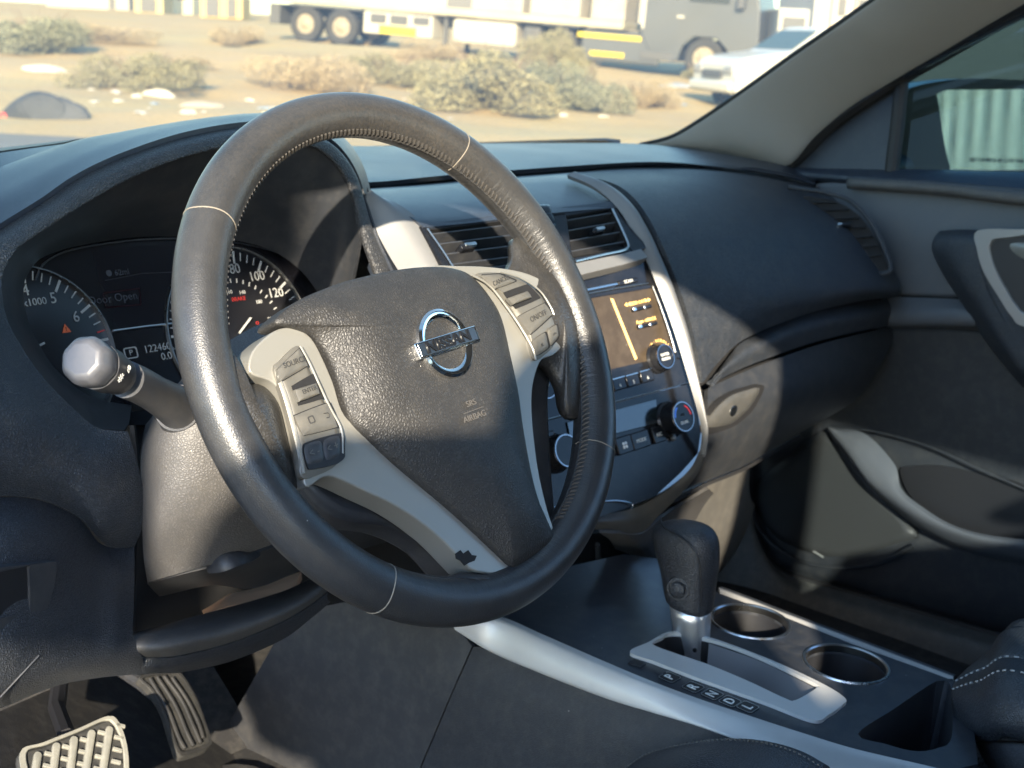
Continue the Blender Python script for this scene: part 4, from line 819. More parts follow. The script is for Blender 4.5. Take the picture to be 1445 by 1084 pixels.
dg = bpy.context.evaluated_depsgraph_get(); me = bpy.data.meshes.new_from_object(top.evaluated_get(dg)); top.modifiers.clear(); top.data = me
for c_ in cutters: bpy.data.objects.remove(c_)
cupm = mat('cup holder plastic', (.014, .015, .018), .4, fine=.1)
for c_ in (c1, c2):
    cu_ = obj('cup_holder', lathe(CT, c_, [(r1, -.001), (r1*.97, -.01), (r1*.88, -.055), (r1*.80, -.060), (0, -.060)], seg=64, cap0=False), cupm, con, sharp=50)
    rg_ = lathe(CT, c_, [(r1-.0015, -.006), (r1-.002, .0004), (r1-.0008, .0014), (r1+.0008, .0014), (r1+.0016, -.0002)], seg=72)
    obj('rim', (rg_[0], [f for f in rg_[1] if len(f) == 4]), M['dullchrome'], cu_)
def well(name, out, dep, m, taper=.96, n=60):
    o = cr(out, n, True); c_ = o.mean(0); rows = [[CT.w(*q, .0) for q in o], [CT.w(*(c_+(q-c_)*taper), -dep) for q in o]]
    V, F = grid(rows, True); F.append(tuple(range(n, 2*n))); return obj(name, (V, F), m, con, sharp=50)
well('storage_bin', binp, .07, M['hardgrey']); well('lever_slot', slot, .022, M['void'], .97)
obj('bin_wall', facecam(grid([[CT.w(*CT.px(*q), .0005) for q in ((1322, 962), (1345, 960))], [CT.w(*CT.px(1327, 962), -.06), CT.w(*CT.px(1346, 960), -.06)]]), .002), M['hardgrey'], con)
go = tpx([(889, 922), (915, 908), (948, 893), (1000, 901), (1080, 930), (1155, 964), (1192, 987), (1188, 997), (1170, 1010), (1147, 1018), (1080, 993), (985, 959), (925, 936)], .002)
gate = obj('gate_frame', ringplate(CT, go, slot, .0002, .0034, n=160), M['edge'], con, bevel=.0008, sharp=40)
gin = [CT.w(*q, .001) for q in cr(tpx([(1000, 909), (1066, 932), (1120, 957), (1149, 972)]), 20)]; gin2 = [CT.w(*q, -.02) for q in cr(tpx([(1000, 930), (1060, 945), (1090, 975), (1110, 988)]), 20)]
obj('gate_side', facecam(grid([gin, gin2]), .002), mat('slot side grey', (.13, .13, .135), .45, metal=.2, fine=.1), con)
ga = math.atan2(*((CT.px(1055, 999)-CT.px(945, 957)))[::-1])
for s_, x, y in (('P', 945, 957), ('R', 978, 971), ('N', 1005, 981), ('D', 1030, 991), ('L', 1055, 999)):
    q = CT.px(x, y); pl = obj('position_plate', slab(CT, rrect(q[0], q[1], .0160, .0150, .003, ang=R(90)), 0, .0009), M['black'], con, smooth=False, bevel=.0003)
    obj('plate_edge', ringplate(CT, rrect(q[0], q[1], .0160, .0150, .003, ang=R(90)), rrect(q[0], q[1], .0150, .0140, .0028, ang=R(90)), .0009, .0012, n=40), M['dullchrome'], pl)
    text('position_letter', s_, CT, q[0], q[1], .0125, M['print'], pl, h=.0011, ang=R(90), sx=1.0)
q = CT.px(899, 937); obj('release_slot', fbox(CT, q[0], q[1], .0004, .013, .009, .002, ga), M['black'], con, bevel=.0006)
# silver edge trims
el_t = [P(706, 871, X=-.115), P(765, 896, X=-.118), P(845, 931, X=-.124), P(914, 960, X=-.125), P(983, 992, X=-.126), P(1045, 1006, X=-.127), P(1128, 1034, X=-.128), P(1211, 1059, X=-.129), P(1340, 1085, X=-.130), P(1460, 1120, X=-.13)]
def off(pts, v): return [p+np.array(v) for p in pts]
tl0 = [CT.w(*CT.px(x, y, .0015), .0015) for x, y in ((660, 872), (706, 870.5), (765, 895), (845, 930), (914, 959), (983, 985), (1045, 1006), (1128, 1033), (1211, 1058), (1340, 1088), (1460, 1120))]
tl1 = [P(x, y, X=q[0]-.010) for (x, y), q in zip(((650, 878), (700, 877), (763, 905), (843, 940), (912, 967), (981, 994), (1044, 1015), (1127, 1042), (1210, 1067), (1338, 1097), (1458, 1130)), tl0)]
tl2 = [P(x, y, X=min(-.158, q[0]-.018)) for (x, y), q in zip(((640, 884), (690, 915), (765, 947), (848, 979), (905, 999), (975, 1020), (1045, 1044), (1100, 1061), (1180, 1088), (1320, 1130), (1440, 1165)), tl0)]
tl3 = [p+np.array([.002, 0, -.004]) for p in tl2]
obj('edge_trim', facecam(loft([tl0, tl1, [a*.5+b*.5+np.array([-.002, 0, .001]) for a, b in zip(tl1, tl2)], tl2, tl3], 90, 24), .004), M['edge'], con, sharp=50)
tr0 = [P(x, y, X=.082) for x, y in ((1014, 829), (1060, 846), (1100, 862), (1180, 892), (1260, 922), (1345, 954))]
tr1 = [P(x, y, X=.074) for x, y in ((1016, 840), (1060, 855), (1100, 870), (1180, 901), (1260, 932), (1345, 962))]
tr2 = [p+np.array([.006, 0, -.05]) for p in tr0]
obj('edge_trim', facecam(loft([tr1, [a*.5+b*.5+np.array([0, 0, .002]) for a, b in zip(tr0, tr1)], tr0], 60, 10), .004), M['silver_trim'], con, sharp=60)
obj('passenger_side_panel', facecam(grid([cr([p+np.array([.001, 0, -.001]) for p in tr0], 30), cr([p+np.array([.01, 0, -.28]) for p in tr0], 30)]), .005), M['door'], con)
# side panel with its seam
def SX(pts, X): return [P(x, y, X=X) for x, y in pts]
side_m = mat('console side vinyl', (.021, .023, .027), .55, grain=.35, gs=600, dust=.08, specks=.2)
ta_ = SX([(668, 913), (690, 917), (765, 949), (848, 981), (905, 1001), (975, 1022), (1045, 1046), (1100, 1063), (1180, 1090), (1320, 1132), (1440, 1167)], -.158)
tb_ = [p+np.array([-.010, 0, -.06]) for p in ta_]; tc_ = [p+np.array([-.012, 0, -.26]) for p in ta_]
tb_[0] = P(636, 985, X=-.168); tc_[0] = P(575, 1130, X=-.170)
obj('side_panel', facecam(loft([ta_, tb_, tc_], 60, 24), .005), side_m, con, sharp=60)
ua = [P(x, y, X=X) for x, y, X in ((430, 830, -0.173), (480, 845, -0.168), (560, 870, -0.163), (620, 878, -0.159), (645, 888, -0.158), (666, 912, -0.158))]
ub = [P(x, y, X=X) for x, y, X in ((380, 920, -0.183), (430, 940, -0.178), (520, 960, -0.173), (580, 970, -0.170), (610, 975, -0.169), (634, 985, -0.168))]
uc = [P(x, y, X=X) for x, y, X in ((300, 1060, -0.193), (360, 1090, -0.185), (430, 1120, -0.179), (500, 1125, -0.175), (540, 1128, -0.173), (573, 1130, -0.170))]
obj('front_side_panel', facecam(loft([ua, ub, uc], 40, 24), .005), mat('front side vinyl', (.023, .024, .027), .6, fine=.3, fs=900, dust=.1), con, sharp=60)
# pocket ahead of the lever and lower stack panel
pk = [PY([(690, 850, .20), (760, 775, .20), (845, 752, .20), (905, 752, .20), (950, 780, .22)]), PY([(690, 900, .22), (760, 860, .22), (845, 830, .22), (905, 815, .22), (960, 830, .22)])]
obj('pocket_back', facecam(grid([cr(r, 24) for r in pk]), .004), M['void'], con)
obj('pocket_rib', tube(PY([(843, 768, .17), (845, 800, .175), (868, 866, .16)]), .003, seg=8), M['hardgrey'], con)
soc = thing('power_socket', 'small black socket cover with a printed label low in the console pocket', 'socket', P(836, 848, Y=.15))
SFr = frame3(P(820, 842, Y=.16), P(850, 838, Y=.16), P(838, 862, Y=.15))
obj('cover', pillow(SFr, SFr.pxs(sharpn([(818, 828), (838, 822), (868, 862), (850, 872), (832, 862)], .15)), .0, .006, wall=.01, n=40), M['hardgrey'], soc)
for x, y in ((838, 850), (849, 846), (841, 842)): obj('label_mark', fbox(SFr, *SFr.px(x, y, .0065), .0065, .007, .004, .0006), M['button'], soc)
lsp = [PY([(846, 752, .13), (875, 753, .125), (906, 753, .125), (935, 730, .13), (1000, 690, .15)]), PY([(860, 762, .14), (886, 765, .135), (915, 775, .135), (945, 760, .15), (1010, 700, .2)]), PY([(868, 775, .17), (895, 785, .16), (925, 800, .15), (960, 800, .18), (1020, 720, .25)])]
obj('lower_stack_panel', facecam(loft(lsp, 30, 14), .004), M['column'], con, sharp=60)
# ================================================================== GEAR LEVER
gl = thing('gear_lever', 'automatic gear lever with a black leather knob and chrome collar', 'gear lever', P(980, 935, X=-.03))
b0 = P(979, 940, X=-.03); b1 = P(974, 856, X=-.03); b2 = P(968, 737, X=-.03)
def blob(secs, seg=40, sq=2.4):
    rows = []
    for c_, ex, ey, ax_x, ax_y in secs:
        ring = []
        for t in np.linspace(0, 2*math.pi, seg+1)[:-1]:
            cx_, sy_ = math.cos(t), math.sin(t); f = (abs(cx_)**sq+abs(sy_)**sq)**(-1/sq); ring.append(np.array(c_)+np.array(ax_x)*ex*cx_*f+np.array(ax_y)*ey*sy_*f)
        rows.append(ring)
    V, F = grid(rows, True); F += [tuple(range(seg))[::-1], tuple(len(V)-seg+i for i in range(seg))]; return V, F
X_, Y_ = np.array([1., 0, 0]), np.array([0, 1., 0])
axu = (b2-b0)/np.linalg.norm(b2-b0); Hh = np.linalg.norm(b2-b1)
secs = []
for f, cy, ex, ey in ((-.02, 0, .016, .018), (.0, 0, .0185, .0205), (.08, .0, .0195, .0225), (.2, .0, .020, .0245), (.35, -.001, .0205, .0265), (.5, -.001, .0215, .029), (.65, .0, .0225, .0315), (.78, .001, .0225, .0325), (.88, .002, .0205, .031), (.95, .003, .017, .026), (.99, .003, .011, .017), (1.005, .003, .004, .006)):
    secs.append((b1+axu*Hh*f+Y_*cy, ex, ey, X_, Y_-axu*(axu@Y_)+axu*(.25 if f < .05 else 0)))
kn_ = obj('knob', blob(secs), M['seat'], gl, sub=1, sharp=0)
def on_knob(px, py):
    v = ray(px, py); best = None
    return P(px, py, X=-.03-.0215)
KB = Frame(on_knob(957, 831), Y_, np.array([-1, -.35, .1]))
bt = lathe(KB, (0, 0), [(.0120, -.006), (.0105, .0012), (.0085, .0016), (.0080, .0006), (.0070, .0008), (.0066, .0034), (.0050, .0046), (0, .0050)], seg=40); obj('release_button', bt, M['seat'], kn_)
# stitched parting line over the knob
sl_ = []
for (x, y, X) in ((932, 732, -.038), (938, 744, -.045), (960, 757, -.050), (980, 776, -.051), (988, 800, -.0495), (990, 830, -.0485), (990, 855, -.047)): sl_.append(P(x, y, X=X)-X_*.0005)
obj('parting_line', tube(cr(sl_, 40), .0008, seg=6), M['black'], kn_)
sc_ = []
for f, rx_, ry_ in ((-.06, .0178, .0195), (.15, .0172, .0188), (.4, .0158, .0172), (.7, .0142, .0158), (1.15, .0135, .015)): sc_.append((b1*(1-f)+b0*f, rx_, ry_, X_, Y_))
obj('chrome_collar', blob(sc_, seg=36, sq=2.2), mat('lever chrome', (.74, .75, .76), .30, metal=.85), gl, sharp=0)
obj('release_pin', lathe(Frame(b1*.4+b0*.6+np.array([-.0120, -.0105, 0]), Y_, np.array([-.8, -.6, .1])), (0, 0), [(.0022, -.001), (.002, .001), (0, .0014)], seg=14), M['gloss'], gl)
# ================================================================== ARMREST (console lid)
arm = thing('armrest', 'stitched blue black armrest at the rear end of the console', 'armrest', P(1410, 1010, X=-.05))
a_rows = [[P(x, y, X=X+.06) for x, y, X in r] for r in (
    [(1352, 955, .03), (1390, 925, .05), (1450, 884, .07), (1560, 820, .09), (1700, 740, .1)],
    [(1347, 962, .0), (1385, 945, .0), (1450, 932, .0), (1560, 905, .0), (1700, 870, .0)],
    [(1343, 973, -.025), (1378, 962, -.035), (1450, 952, -.045), (1560, 935, -.05), (1700, 905, -.05)],
    [(1342, 990, -.045), (1372, 990, -.062), (1450, 990, -.075), (1560, 985, -.08), (1700, 975, -.08)],
    [(1350, 1020, -.050), (1378, 1025, -.070), (1450, 1030, -.082), (1560, 1035, -.085), (1700, 1040, -.085)],
    [(1370, 1044, -.045), (1400, 1048, -.062), (1450, 1049, -.075), (1560, 1060, -.08), (1700, 1080, -.08)])]
for r in a_rows:
    for j in (3, 4): r[j] = np.array([r[j][0], r[2][1]-.14*(j-2), r[2][2]-.012*(j-2)])
obj('lid', facecam(loft(a_rows, 60, 50), .01), M['seat'], arm, sharp=0)
perf = bpy.data.materials.new('perforated leather'); perf.use_nodes = True
def perforated(m, axes='XY', scale=330, c0=(.006, .007, .008, 1), c1=(.05, .055, .062, 1)):
    N = m.node_tree.nodes; K = m.node_tree.links; b = N['Principled BSDF']; b.inputs['Roughness'].default_value = .45
    tc = N.new('ShaderNodeTexCoord'); v = N.new('ShaderNodeTexVoronoi'); v.voronoi_dimensions = '2D'; v.inputs['Scale'].default_value = scale; v.inputs['Randomness'].default_value = .0
    sp = N.new('ShaderNodeSeparateXYZ'); cb = N.new('ShaderNodeCombineXYZ'); K.new(tc.outputs['Object'], sp.inputs[0]); K.new(sp.outputs[axes[0]], cb.inputs[0]); K.new(sp.outputs[axes[1]], cb.inputs[1]); K.new(cb.outputs[0], v.inputs['Vector'])
    mr = N.new('ShaderNodeMapRange'); mr.inputs[1].default_value = .2; mr.inputs[2].default_value = .42; mr.inputs[3].default_value = 0; mr.inputs[4].default_value = 1; K.new(v.outputs['Distance'], mr.inputs[0])
    mx = N.new('ShaderNodeMix'); mx.data_type = 'RGBA'; mx.inputs[6].default_value = c0; mx.inputs[7].default_value = c1; K.new(mr.outputs[0], mx.inputs[0]); K.new(mx.outputs[2], b.inputs['Base Color'])
    bp = N.new('ShaderNodeBump'); bp.inputs['Distance'].default_value = .0008; K.new(mr.outputs[0], bp.inputs['Height']); K.new(bp.outputs[0], b.inputs['Normal'])
perforated(perf)
pr = [[p+np.array([0, 0, .0015]) for p in r] for r in (a_rows[0], a_rows[1])]
pr[0] = [p+np.array([.02, 0, 0]) for p in pr[0]]
obj('perforated_top', facecam(loft(pr, 60, 12), .003), perf, arm, sharp=0)
def stitches(name, line, parent, n, m=None, r=.0007):
    ms = []; q = cr(line, n*2+1)
    for i in range(n): ms.append(tube([q[2*i], q[2*i]*.15+q[2*i+1]*.85], r, seg=5))
    o = obj(name, merge(*ms), m or M['thread'], parent); o['kind'] = 'stuff'; return o
stitches('stitching', [p+np.array([-.001, -.001, .0016]) for p in a_rows[1]], arm, 60); stitches('stitching', [p+np.array([-.001, -.001, .0012]) for p in a_rows[2]], arm, 60)
stitches('stitching', [p*.7+q_*.3+np.array([-.001, 0, .001]) for p, q_ in zip(a_rows[5], a_rows[4])], arm, 60, M['black'], .0012)
ab_ = [[P(x, y, X=X+.06) for x, y, X in r] for r in ([(1376, 1046, -.02), (1400, 1050, -.045), (1450, 1052, -.06), (1560, 1062, -.065)], [(1384, 1065, -.02), (1410, 1080, -.045), (1450, 1090, -.06), (1560, 1105, -.065)], [(1400, 1090, -.02), (1420, 1105, -.045), (1450, 1120, -.06), (1560, 1140, -.065)])]
obj('console_box', facecam(loft(ab_, 30, 16), .01), M['column'], arm, sharp=0)
# driver seat edge at the bottom of the frame
ds = thing('driver_seat', 'dark leather driver seat whose front edge shows at the bottom', 'seat', (-.37, -.5, -.6))
d_rows = []
for k, (xx, zz) in enumerate(((-.60, -.46), (-.575, -.41), (-.52, -.375), (-.45, -.39), (-.37, -.398), (-.29, -.392), (-.225, -.375), (-.185, -.41), (-.17, -.46))):
    d_rows.append([np.array([xx, y, zz+dz]) for y, dz in ((-.33, -.12), (-.315, -.05), (-.335, -.015), (-.38, .0), (-.50, -.01), (-.65, -.02), (-.80, -.03), (-.85, -.03))])
obj('cushion', facecam(loft(d_rows, 50, 60), .02), M['seat'], ds, sharp=0)
nose = [P(x, y, X=-.205) for x, y in ((868, 1096), (900, 1074), (940, 1062), (1000, 1053), (1060, 1056), (1110, 1070), (1150, 1092))]
obj('side_bolster', facecam(loft([[p+np.array([.045, 0, -.05]) for p in nose], [p+np.array([.025, 0, -.006]) for p in nose], nose, [p+np.array([-.05, 0, -.008]) for p in nose], [p+np.array([-.10, 0, -.05]) for p in nose]], 50, 30), .015), M['seat'], ds, sharp=0)
stitches('stitching', [p+np.array([.010, 0, .0015]) for p in nose], ds, 50, M['button'], .0006)
b_rows = []
for k, (xx, yy) in enumerate(((-.62, -.80), (-.60, -.74), (-.55, -.74), (-.45, -.785), (-.37, -.79), (-.29, -.785), (-.19, -.74), (-.14, -.74), (-.12, -.80))):
    b_rows.append([np.array([xx+.06*(1 if xx < -.37 else -1)*max(0, (z-.0))*1.2, yy-.22*(z+.40)/.6, z]) for z in (-.40, -.30, -.15, 0., .10, .15)])
obj('backrest', facecam(loft(b_rows, 40, 60), .09), M['seat'], ds, sharp=0)
obj('head_restraint', blob([(np.array([-.37, -1.03-.05*k, .19+.035*k]), .10+.02*math.sin(k*.8), .045, X_, Y_) for k in range(5)], seg=30, sq=3), M['seat'], ds, sub=1, sharp=0)
ps = thing('passenger_seat', 'perforated dark passenger seat cushion beside the armrest', 'seat', (.37, -.5, -.6))
p_rows = []
for k, (xx, zz) in enumerate(((.13, -.47), (.145, -.40), (.19, -.365), (.27, -.39), (.37, -.40), (.47, -.39), (.55, -.365), (.595, -.40), (.61, -.47))):
    p_rows.append([np.array([xx, y, zz+dz]) for y, dz in ((-.26, -.17), (-.225, -.07), (-.25, -.025), (-.29, -.005), (-.35, .0), (-.50, -.01), (-.70, -.02), (-.80, -.03))])
obj('cushion', facecam(loft(p_rows, 50, 60), .02), perf, ps, sharp=0)
pb_ = []
for k, (xx, yy) in enumerate(((.12, -.80), (.14, -.74), (.19, -.74), (.29, -.785), (.37, -.79), (.45, -.785), (.55, -.74), (.60, -.74), (.62, -.80))):
    pb_.append([np.array([xx, yy-.22*(z+.40)/.6, z]) for z in (-.40, -.30, -.15, 0., .10, .15)])
obj('backrest', facecam(loft(pb_, 40, 60), .09), M['seat'], ps, sharp=0)
# ================================================================== PEDALS AND FLOOR
def slabp(fr, pts, h0, h1, n=0): return slab(fr, fr.pxs(pts, h1), h0, h1, n=n)
brk = thing('brake_pedal', 'sunlit worn brake pedal with raised slanted rubber bars', 'brake pedal', P(100, 1050, Y=.30))
BF = frame3(P(30, 1060, Y=.29), P(160, 1015, Y=.29), P(110, 1120, Y=.25))
rub = mat('dusty pedal rubber', (.16, .155, .13), .75, fine=.4, fs=900, dust=.5, dcol=(.34, .32, .26)); rub2 = mat('pedal rubber groove', (.016, .016, .015), .8, fine=.4, dust=.12)
po = [(27, 1064), (60, 1050), (110, 1030), (150, 1013), (165, 1020), (176, 1048), (180, 1084), (175, 1130), (60, 1150), (40, 1120)]
obj('pedal_pad', slabp(BF, po, -.012, 0., n=60), rub2, brk, bevel=.004)
obj('pad_rim', ringplate(BF, BF.pxs(po), [BF.px(*q)*.90+np.mean(BF.pxs(po), 0)*.10 for q in po], 0., .003, n=70), rub, brk, bevel=.0008)
for i, (x0, y0, x1, y1) in enumerate(((52, 1058, 44, 1110), (78, 1045, 68, 1130), (103, 1036, 92, 1130), (128, 1027, 112, 1130), (153, 1022, 136, 1130))):
    a_, b_ = BF.px(x0+3, y0+2, .004), BF.px(x1+3, y1, .004); m_ = (a_+b_)/2; d_ = b_-a_
    obj('tread_bar', pillow(BF, rrect(m_[0], m_[1], np.linalg.norm(d_), .0062, .003, ang=math.atan2(d_[1], d_[0])), .003, .0045, wall=.004, rings=3), rub, brk)
for i in range(5):
    for j in range(5):
        x = 60+i*25-j*2+4; y = 1056-i*10+j*17
        if x > 172: continue
        q = BF.px(x+6, y+8, .002); obj('tread_block', fbox(BF, q[0], q[1], .0015, .0085, .0034, .003, R(-35)), rub, brk, bevel=.0006)
obj('pedal_arm', tube([P(95, 1040, Y=.33), P(80, 1000, Y=.40), P(85, 960, Y=.45), P(100, 900, Y=.48)], .008, seg=8), M['black'], brk)
acc = thing('accelerator_pedal', 'long ribbed black accelerator pedal with rounded bottom', 'accelerator pedal', P(250, 1050, Y=.34))
AFr = frame3(P(215, 960, Y=.40), P(260, 950, Y=.40), P(280, 1060, Y=.33))
ao = [(196, 955), (230, 948), (252, 950), (275, 985), (290, 1025), (297, 1045), (293, 1056), (262, 1067), (252, 1064), (243, 1040), (230, 1000), (212, 972)]
obj('pedal_pad', slabp(AFr, ao, -.010, 0., n=60), rub2, acc, bevel=.003)
obj('pad_rim', ringplate(AFr, AFr.pxs(ao), [AFr.px(*q)*.92+np.mean(AFr.pxs(ao), 0)*.08 for q in ao], 0., .0025, n=70), mat('pedal black', (.010, .010, .010), .7, fine=.2, dust=.06), acc, bevel=.0006)
for pts in ([(212, 958), (236, 1000), (252, 1040), (261, 1057)], [(222, 956), (247, 995), (264, 1035), (273, 1053)], [(232, 955), (257, 990), (274, 1028), (283, 1049)], [(243, 957), (264, 988), (280, 1020), (287, 1042)]):
    obj('tread_rib', tube(cr([AFr.w(*AFr.px(x, y, .002), .002) for x, y in pts], 24), .0022, seg=8), bpy.data.materials['pedal black'], acc)
obj('pedal_arm', tube([P(225, 985, Y=.41), P(200, 965, Y=.44), P(170, 945, Y=.48)], .007, seg=8), M['hardgrey'], acc)
# cabin shell
fl = obj('cabin_floor', slab(Frame((0, 0, -.56), (1, 0, 0), (0, 0, 1)), [(-.72, -2.4), (.66, -2.4), (.66, .62), (-.72, .62)], -.02, 0.), M['carpet'], None, smooth=False); fl['kind'] = 'structure'
fw_ = obj('firewall', merge(box((-.03, .62, -.28), 1.42, .03, .70), box((-.45, .52, -.50), .56, .22, .02, np.array([[1, 0, 0], [0, .8, -.6], [0, .6, .8]])), box((.36, .50, -.47), .58, .30, .02, np.array([[1, 0, 0], [0, .8, -.6], [0, .6, .8]]))), M['carpet'], None, smooth=False); fw_['kind'] = 'structure'
mt_ = thing('driver_floor_mat', 'dusty black floor mat under the pedals', 'floor mat', (-.45, .1, -.55))
obj('mat', slab(Frame((-.44, .16, -.556), (1, 0, 0), (0, 0, 1)), rrect(0, 0, .46, .50, .05), 0, .008), M['carpet'], mt_, bevel=.003)
obj('mat', slab(frame3(P(0, 1084, Y=.33), P(330, 1084, Y=.40), P(180, 1000, Y=.47)), frame3(P(0, 1084, Y=.33), P(330, 1084, Y=.40), P(180, 1000, Y=.47)).pxs([(-60, 1130), (-60, 1030), (100, 960), (330, 940), (345, 1010), (430, 1120)]), -.01, 0.), M['carpet'], mt_, smooth=False)
# passenger footwell: kick panel and sill trim
kick = thing('kick_panel', 'grey kick panel and sill trim in the passenger footwell, partly sunlit', 'kick panel', (.6, .3, -.45))
ko = [[P(x, y, X=X) for x, y, X in r] for r in (
    [(900, 700, .50), (960, 690, .58), (1020, 640, .64), (1056, 655, .655), (1057, 690, .655), (1064, 740, .655), (1080, 782, .655), (1112, 812, .655), (1224, 845, .655), (1375, 890, .655), (1500, 925, .655)],
    [(880, 760, .50), (950, 745, .56), (1000, 735, .60), (1022, 740, .625), (1030, 760, .63), (1046, 790, .632), (1065, 812, .632), (1090, 828, .632), (1200, 862, .632), (1350, 905, .632), (1480, 945, .632)],
    [(870, 820, .50), (940, 820, .55), (980, 815, .58), (1000, 825, .60), (1015, 840, .61), (1035, 860, .615), (1060, 880, .615), (1085, 895, .615), (1190, 920, .615), (1330, 955, .615), (1470, 1000, .615)],
    [(860, 900, .50), (930, 900, .55), (970, 900, .57), (990, 905, .59), (1005, 915, .60), (1030, 930, .61), (1055, 945, .61), (1080, 955, .61), (1180, 985, .61), (1320, 1020, .61), (1460, 1060, .61)])]
obj('panel', facecam(loft(ko, 70, 40), .006), mat('kick panel plastic', (.055, .055, .053), .55, fine=.25, fs=800, dust=.2, specks=.3), kick, sharp=70)
# ================================================================== PASSENGER DOOR
door = thing('passenger_door', 'dark passenger door with silver handle bezel, map pocket and tinted window', 'car door', (.70, -.1, -.6))
def DX(pts): return [P(x, y, X=k) for x, y, k in pts]
# main inner skin over a solid core
obj('door_core', (lambda V: (V, [(0, 1, 2, 3), (4, 7, 6, 5), (0, 4, 5, 1), (1, 5, 6, 2), (2, 6, 7, 3), (3, 7, 4, 0)]))([np.array(v) for v in ((.715, .42, -.58), (.715, -.85, -.58), (.715, -.85, .05), (.715, .42, .05), (.78, .42, -.58), (.78, -.85, -.58), (.78, -.85, .06), (.78, .42, .06))]), M['void'], door, smooth=False)
sk_rows = [DX(r) for r in (
    [(1130, 262, .705), (1200, 256, .70), (1300, 264, .70), (1450, 275, .70), (1700, 290, .70)],
    [(1130, 330, .70), (1200, 330, .69), (1300, 340, .685), (1450, 350, .685), (1700, 370, .685)],
    [(1120, 410, .70), (1200, 412, .688), (1300, 418, .68), (1450, 424, .68), (1700, 440, .68)])]
obj('upper_panel', facecam(loft(sk_rows, 50, 24), .02), M['door_light'], door, sharp=0)
lb = [DX(r) for r in (
    [(1120, 414, .690), (1262, 419, .675), (1350, 422, .67), (1450, 430, .67), (1700, 440, .67)],
    [(1120, 440, .675), (1270, 440, .655), (1360, 440, .65), (1450, 450, .65), (1700, 460, .65)],
    [(1120, 460, .675), (1275, 458, .655), (1370, 459, .65), (1450, 470, .65), (1700, 480, .65)],
    [(1120, 466, .69), (1275, 464, .68), (1370, 466, .68), (1450, 480, .68), (1700, 490, .68)])]
obj('ledge_band', facecam(loft(lb, 50, 16), .01), M['door_light'], door, sharp=50)
low = [DX(r) for r in (
    [(1040, 466, .69), (1150, 464, .685), (1275, 462, .68), (1370, 465, .68), (1500, 480, .68), (1700, 500, .68)],
    [(1040, 580, .69), (1150, 570, .685), (1275, 560, .68), (1370, 560, .68), (1500, 570, .68), (1700, 590, .68)],
    [(1052, 655, .69), (1150, 660, .685), (1275, 670, .68), (1370, 680, .68), (1500, 690, .68), (1700, 710, .68)],
    [(1060, 740, .685), (1130, 760, .68), (1240, 770, .675), (1370, 790, .675), (1500, 800, .675), (1700, 820, .675)],
    [(1082, 786, .680), (1130, 800, .678), (1240, 830, .672), (1370, 860, .672), (1500, 880, .672), (1700, 900, .672)],
    [(1114, 812, .690), (1150, 822, .690), (1230, 845, .690), (1376, 888, .690), (1500, 925, .690), (1700, 960, .690)])]
obj('lower_panel', facecam(loft(low, 60, 50), .03), M['door'], door, sharp=0)
edge_l = DX([(1056, 655, .68), (1057, 690, .68), (1064, 740, .68), (1082, 784, .68), (1114, 811, .68), (1224, 843, .68), (1375, 887, .68), (1500, 923, .68)])
obj('edge_seal', tube(cr(edge_l, 60), .006, seg=8), M['seal'], door)
# sill roll and black belt seal
roll = DX([(1198, 259, .690), (1260, 262, .688), (1340, 268, .686), (1450, 281, .684), (1700, 300, .68)])
obj('sill_roll', tube(cr(roll, 40), [.0075+.002*i/39 for i in range(40)], seg=20), M['column'], door, sharp=0)
bs = [DX([(1095, 232, .74), (1150, 236, .74), (1250, 238, .74), (1340, 240, .74), (1450, 243, .74), (1700, 250, .74)]), DX([(1098, 240, .70), (1150, 246, .70), (1200, 250, .695), (1340, 259, .69), (1450, 269, .69), (1700, 285, .69)])]
obj('belt_top', facecam(loft([bs[0], [a*.5+b*.5+np.array([0, 0, .003]) for a, b in zip([np.array(v) for v in bs[0]], [np.array(bs[1][min(i, 5)]) for i in range(6)])], bs[1]], 40, 10), .01), M['dash_top'], door, sharp=0)
# pull handle and bezel
ph = [DX(r) for r in (
    [(1326, 326, .675), (1355, 324, .672), (1382, 325, .67), (1420, 328, .67), (1470, 332, .67)],
    [(1317, 338, .655), (1345, 335, .640), (1378, 336, .635), (1420, 342, .635), (1470, 346, .635)],
    [(1316, 356, .650), (1345, 360, .632), (1376, 366, .628), (1400, 390, .630), (1470, 400, .630)],
    [(1333, 391, .650), (1358, 396, .630), (1386, 400, .626), (1410, 430, .628), (1470, 450, .628)],
    [(1361, 434, .650), (1385, 440, .628), (1408, 442, .625), (1432, 470, .626), (1490, 500, .626)],
    [(1388, 478, .650), (1412, 484, .628), (1432, 488, .625), (1460, 515, .626), (1510, 545, .626)],
    [(1424, 524, .650), (1448, 534, .628), (1470, 545, .625), (1500, 560, .626), (1540, 600, .626)],
    [(1460, 565, .650), (1484, 578, .628), (1500, 590, .625), (1530, 610, .626), (1580, 650, .626)])]
hnd = obj('pull_handle', facecam(loft(ph, 40, 60), .012), M['dash'], door, sharp=0)
bz_o = [(1379, 326), (1379, 354), (1388, 384), (1409, 419), (1427, 446), (1450, 462), (1560, 470), (1560, 325), (1440, 324)]
bz_i = [(1398, 345), (1398, 358), (1405, 380), (1420, 408), (1434, 430), (1455, 445), (1545, 455), (1545, 336), (1418, 337)]
HF = frame3(P(1379, 340, X=.622), P(1450, 340, X=.622), P(1410, 420, X=.620))
hb = obj('handle_bezel', ringplate(HF, HF.pxs(bz_o, .004), HF.pxs(bz_i, .004), -.01, .004, n=100), mat('bezel silver', (.30, .30, .30), .38, metal=.5, fine=.1), door, bevel=.002)
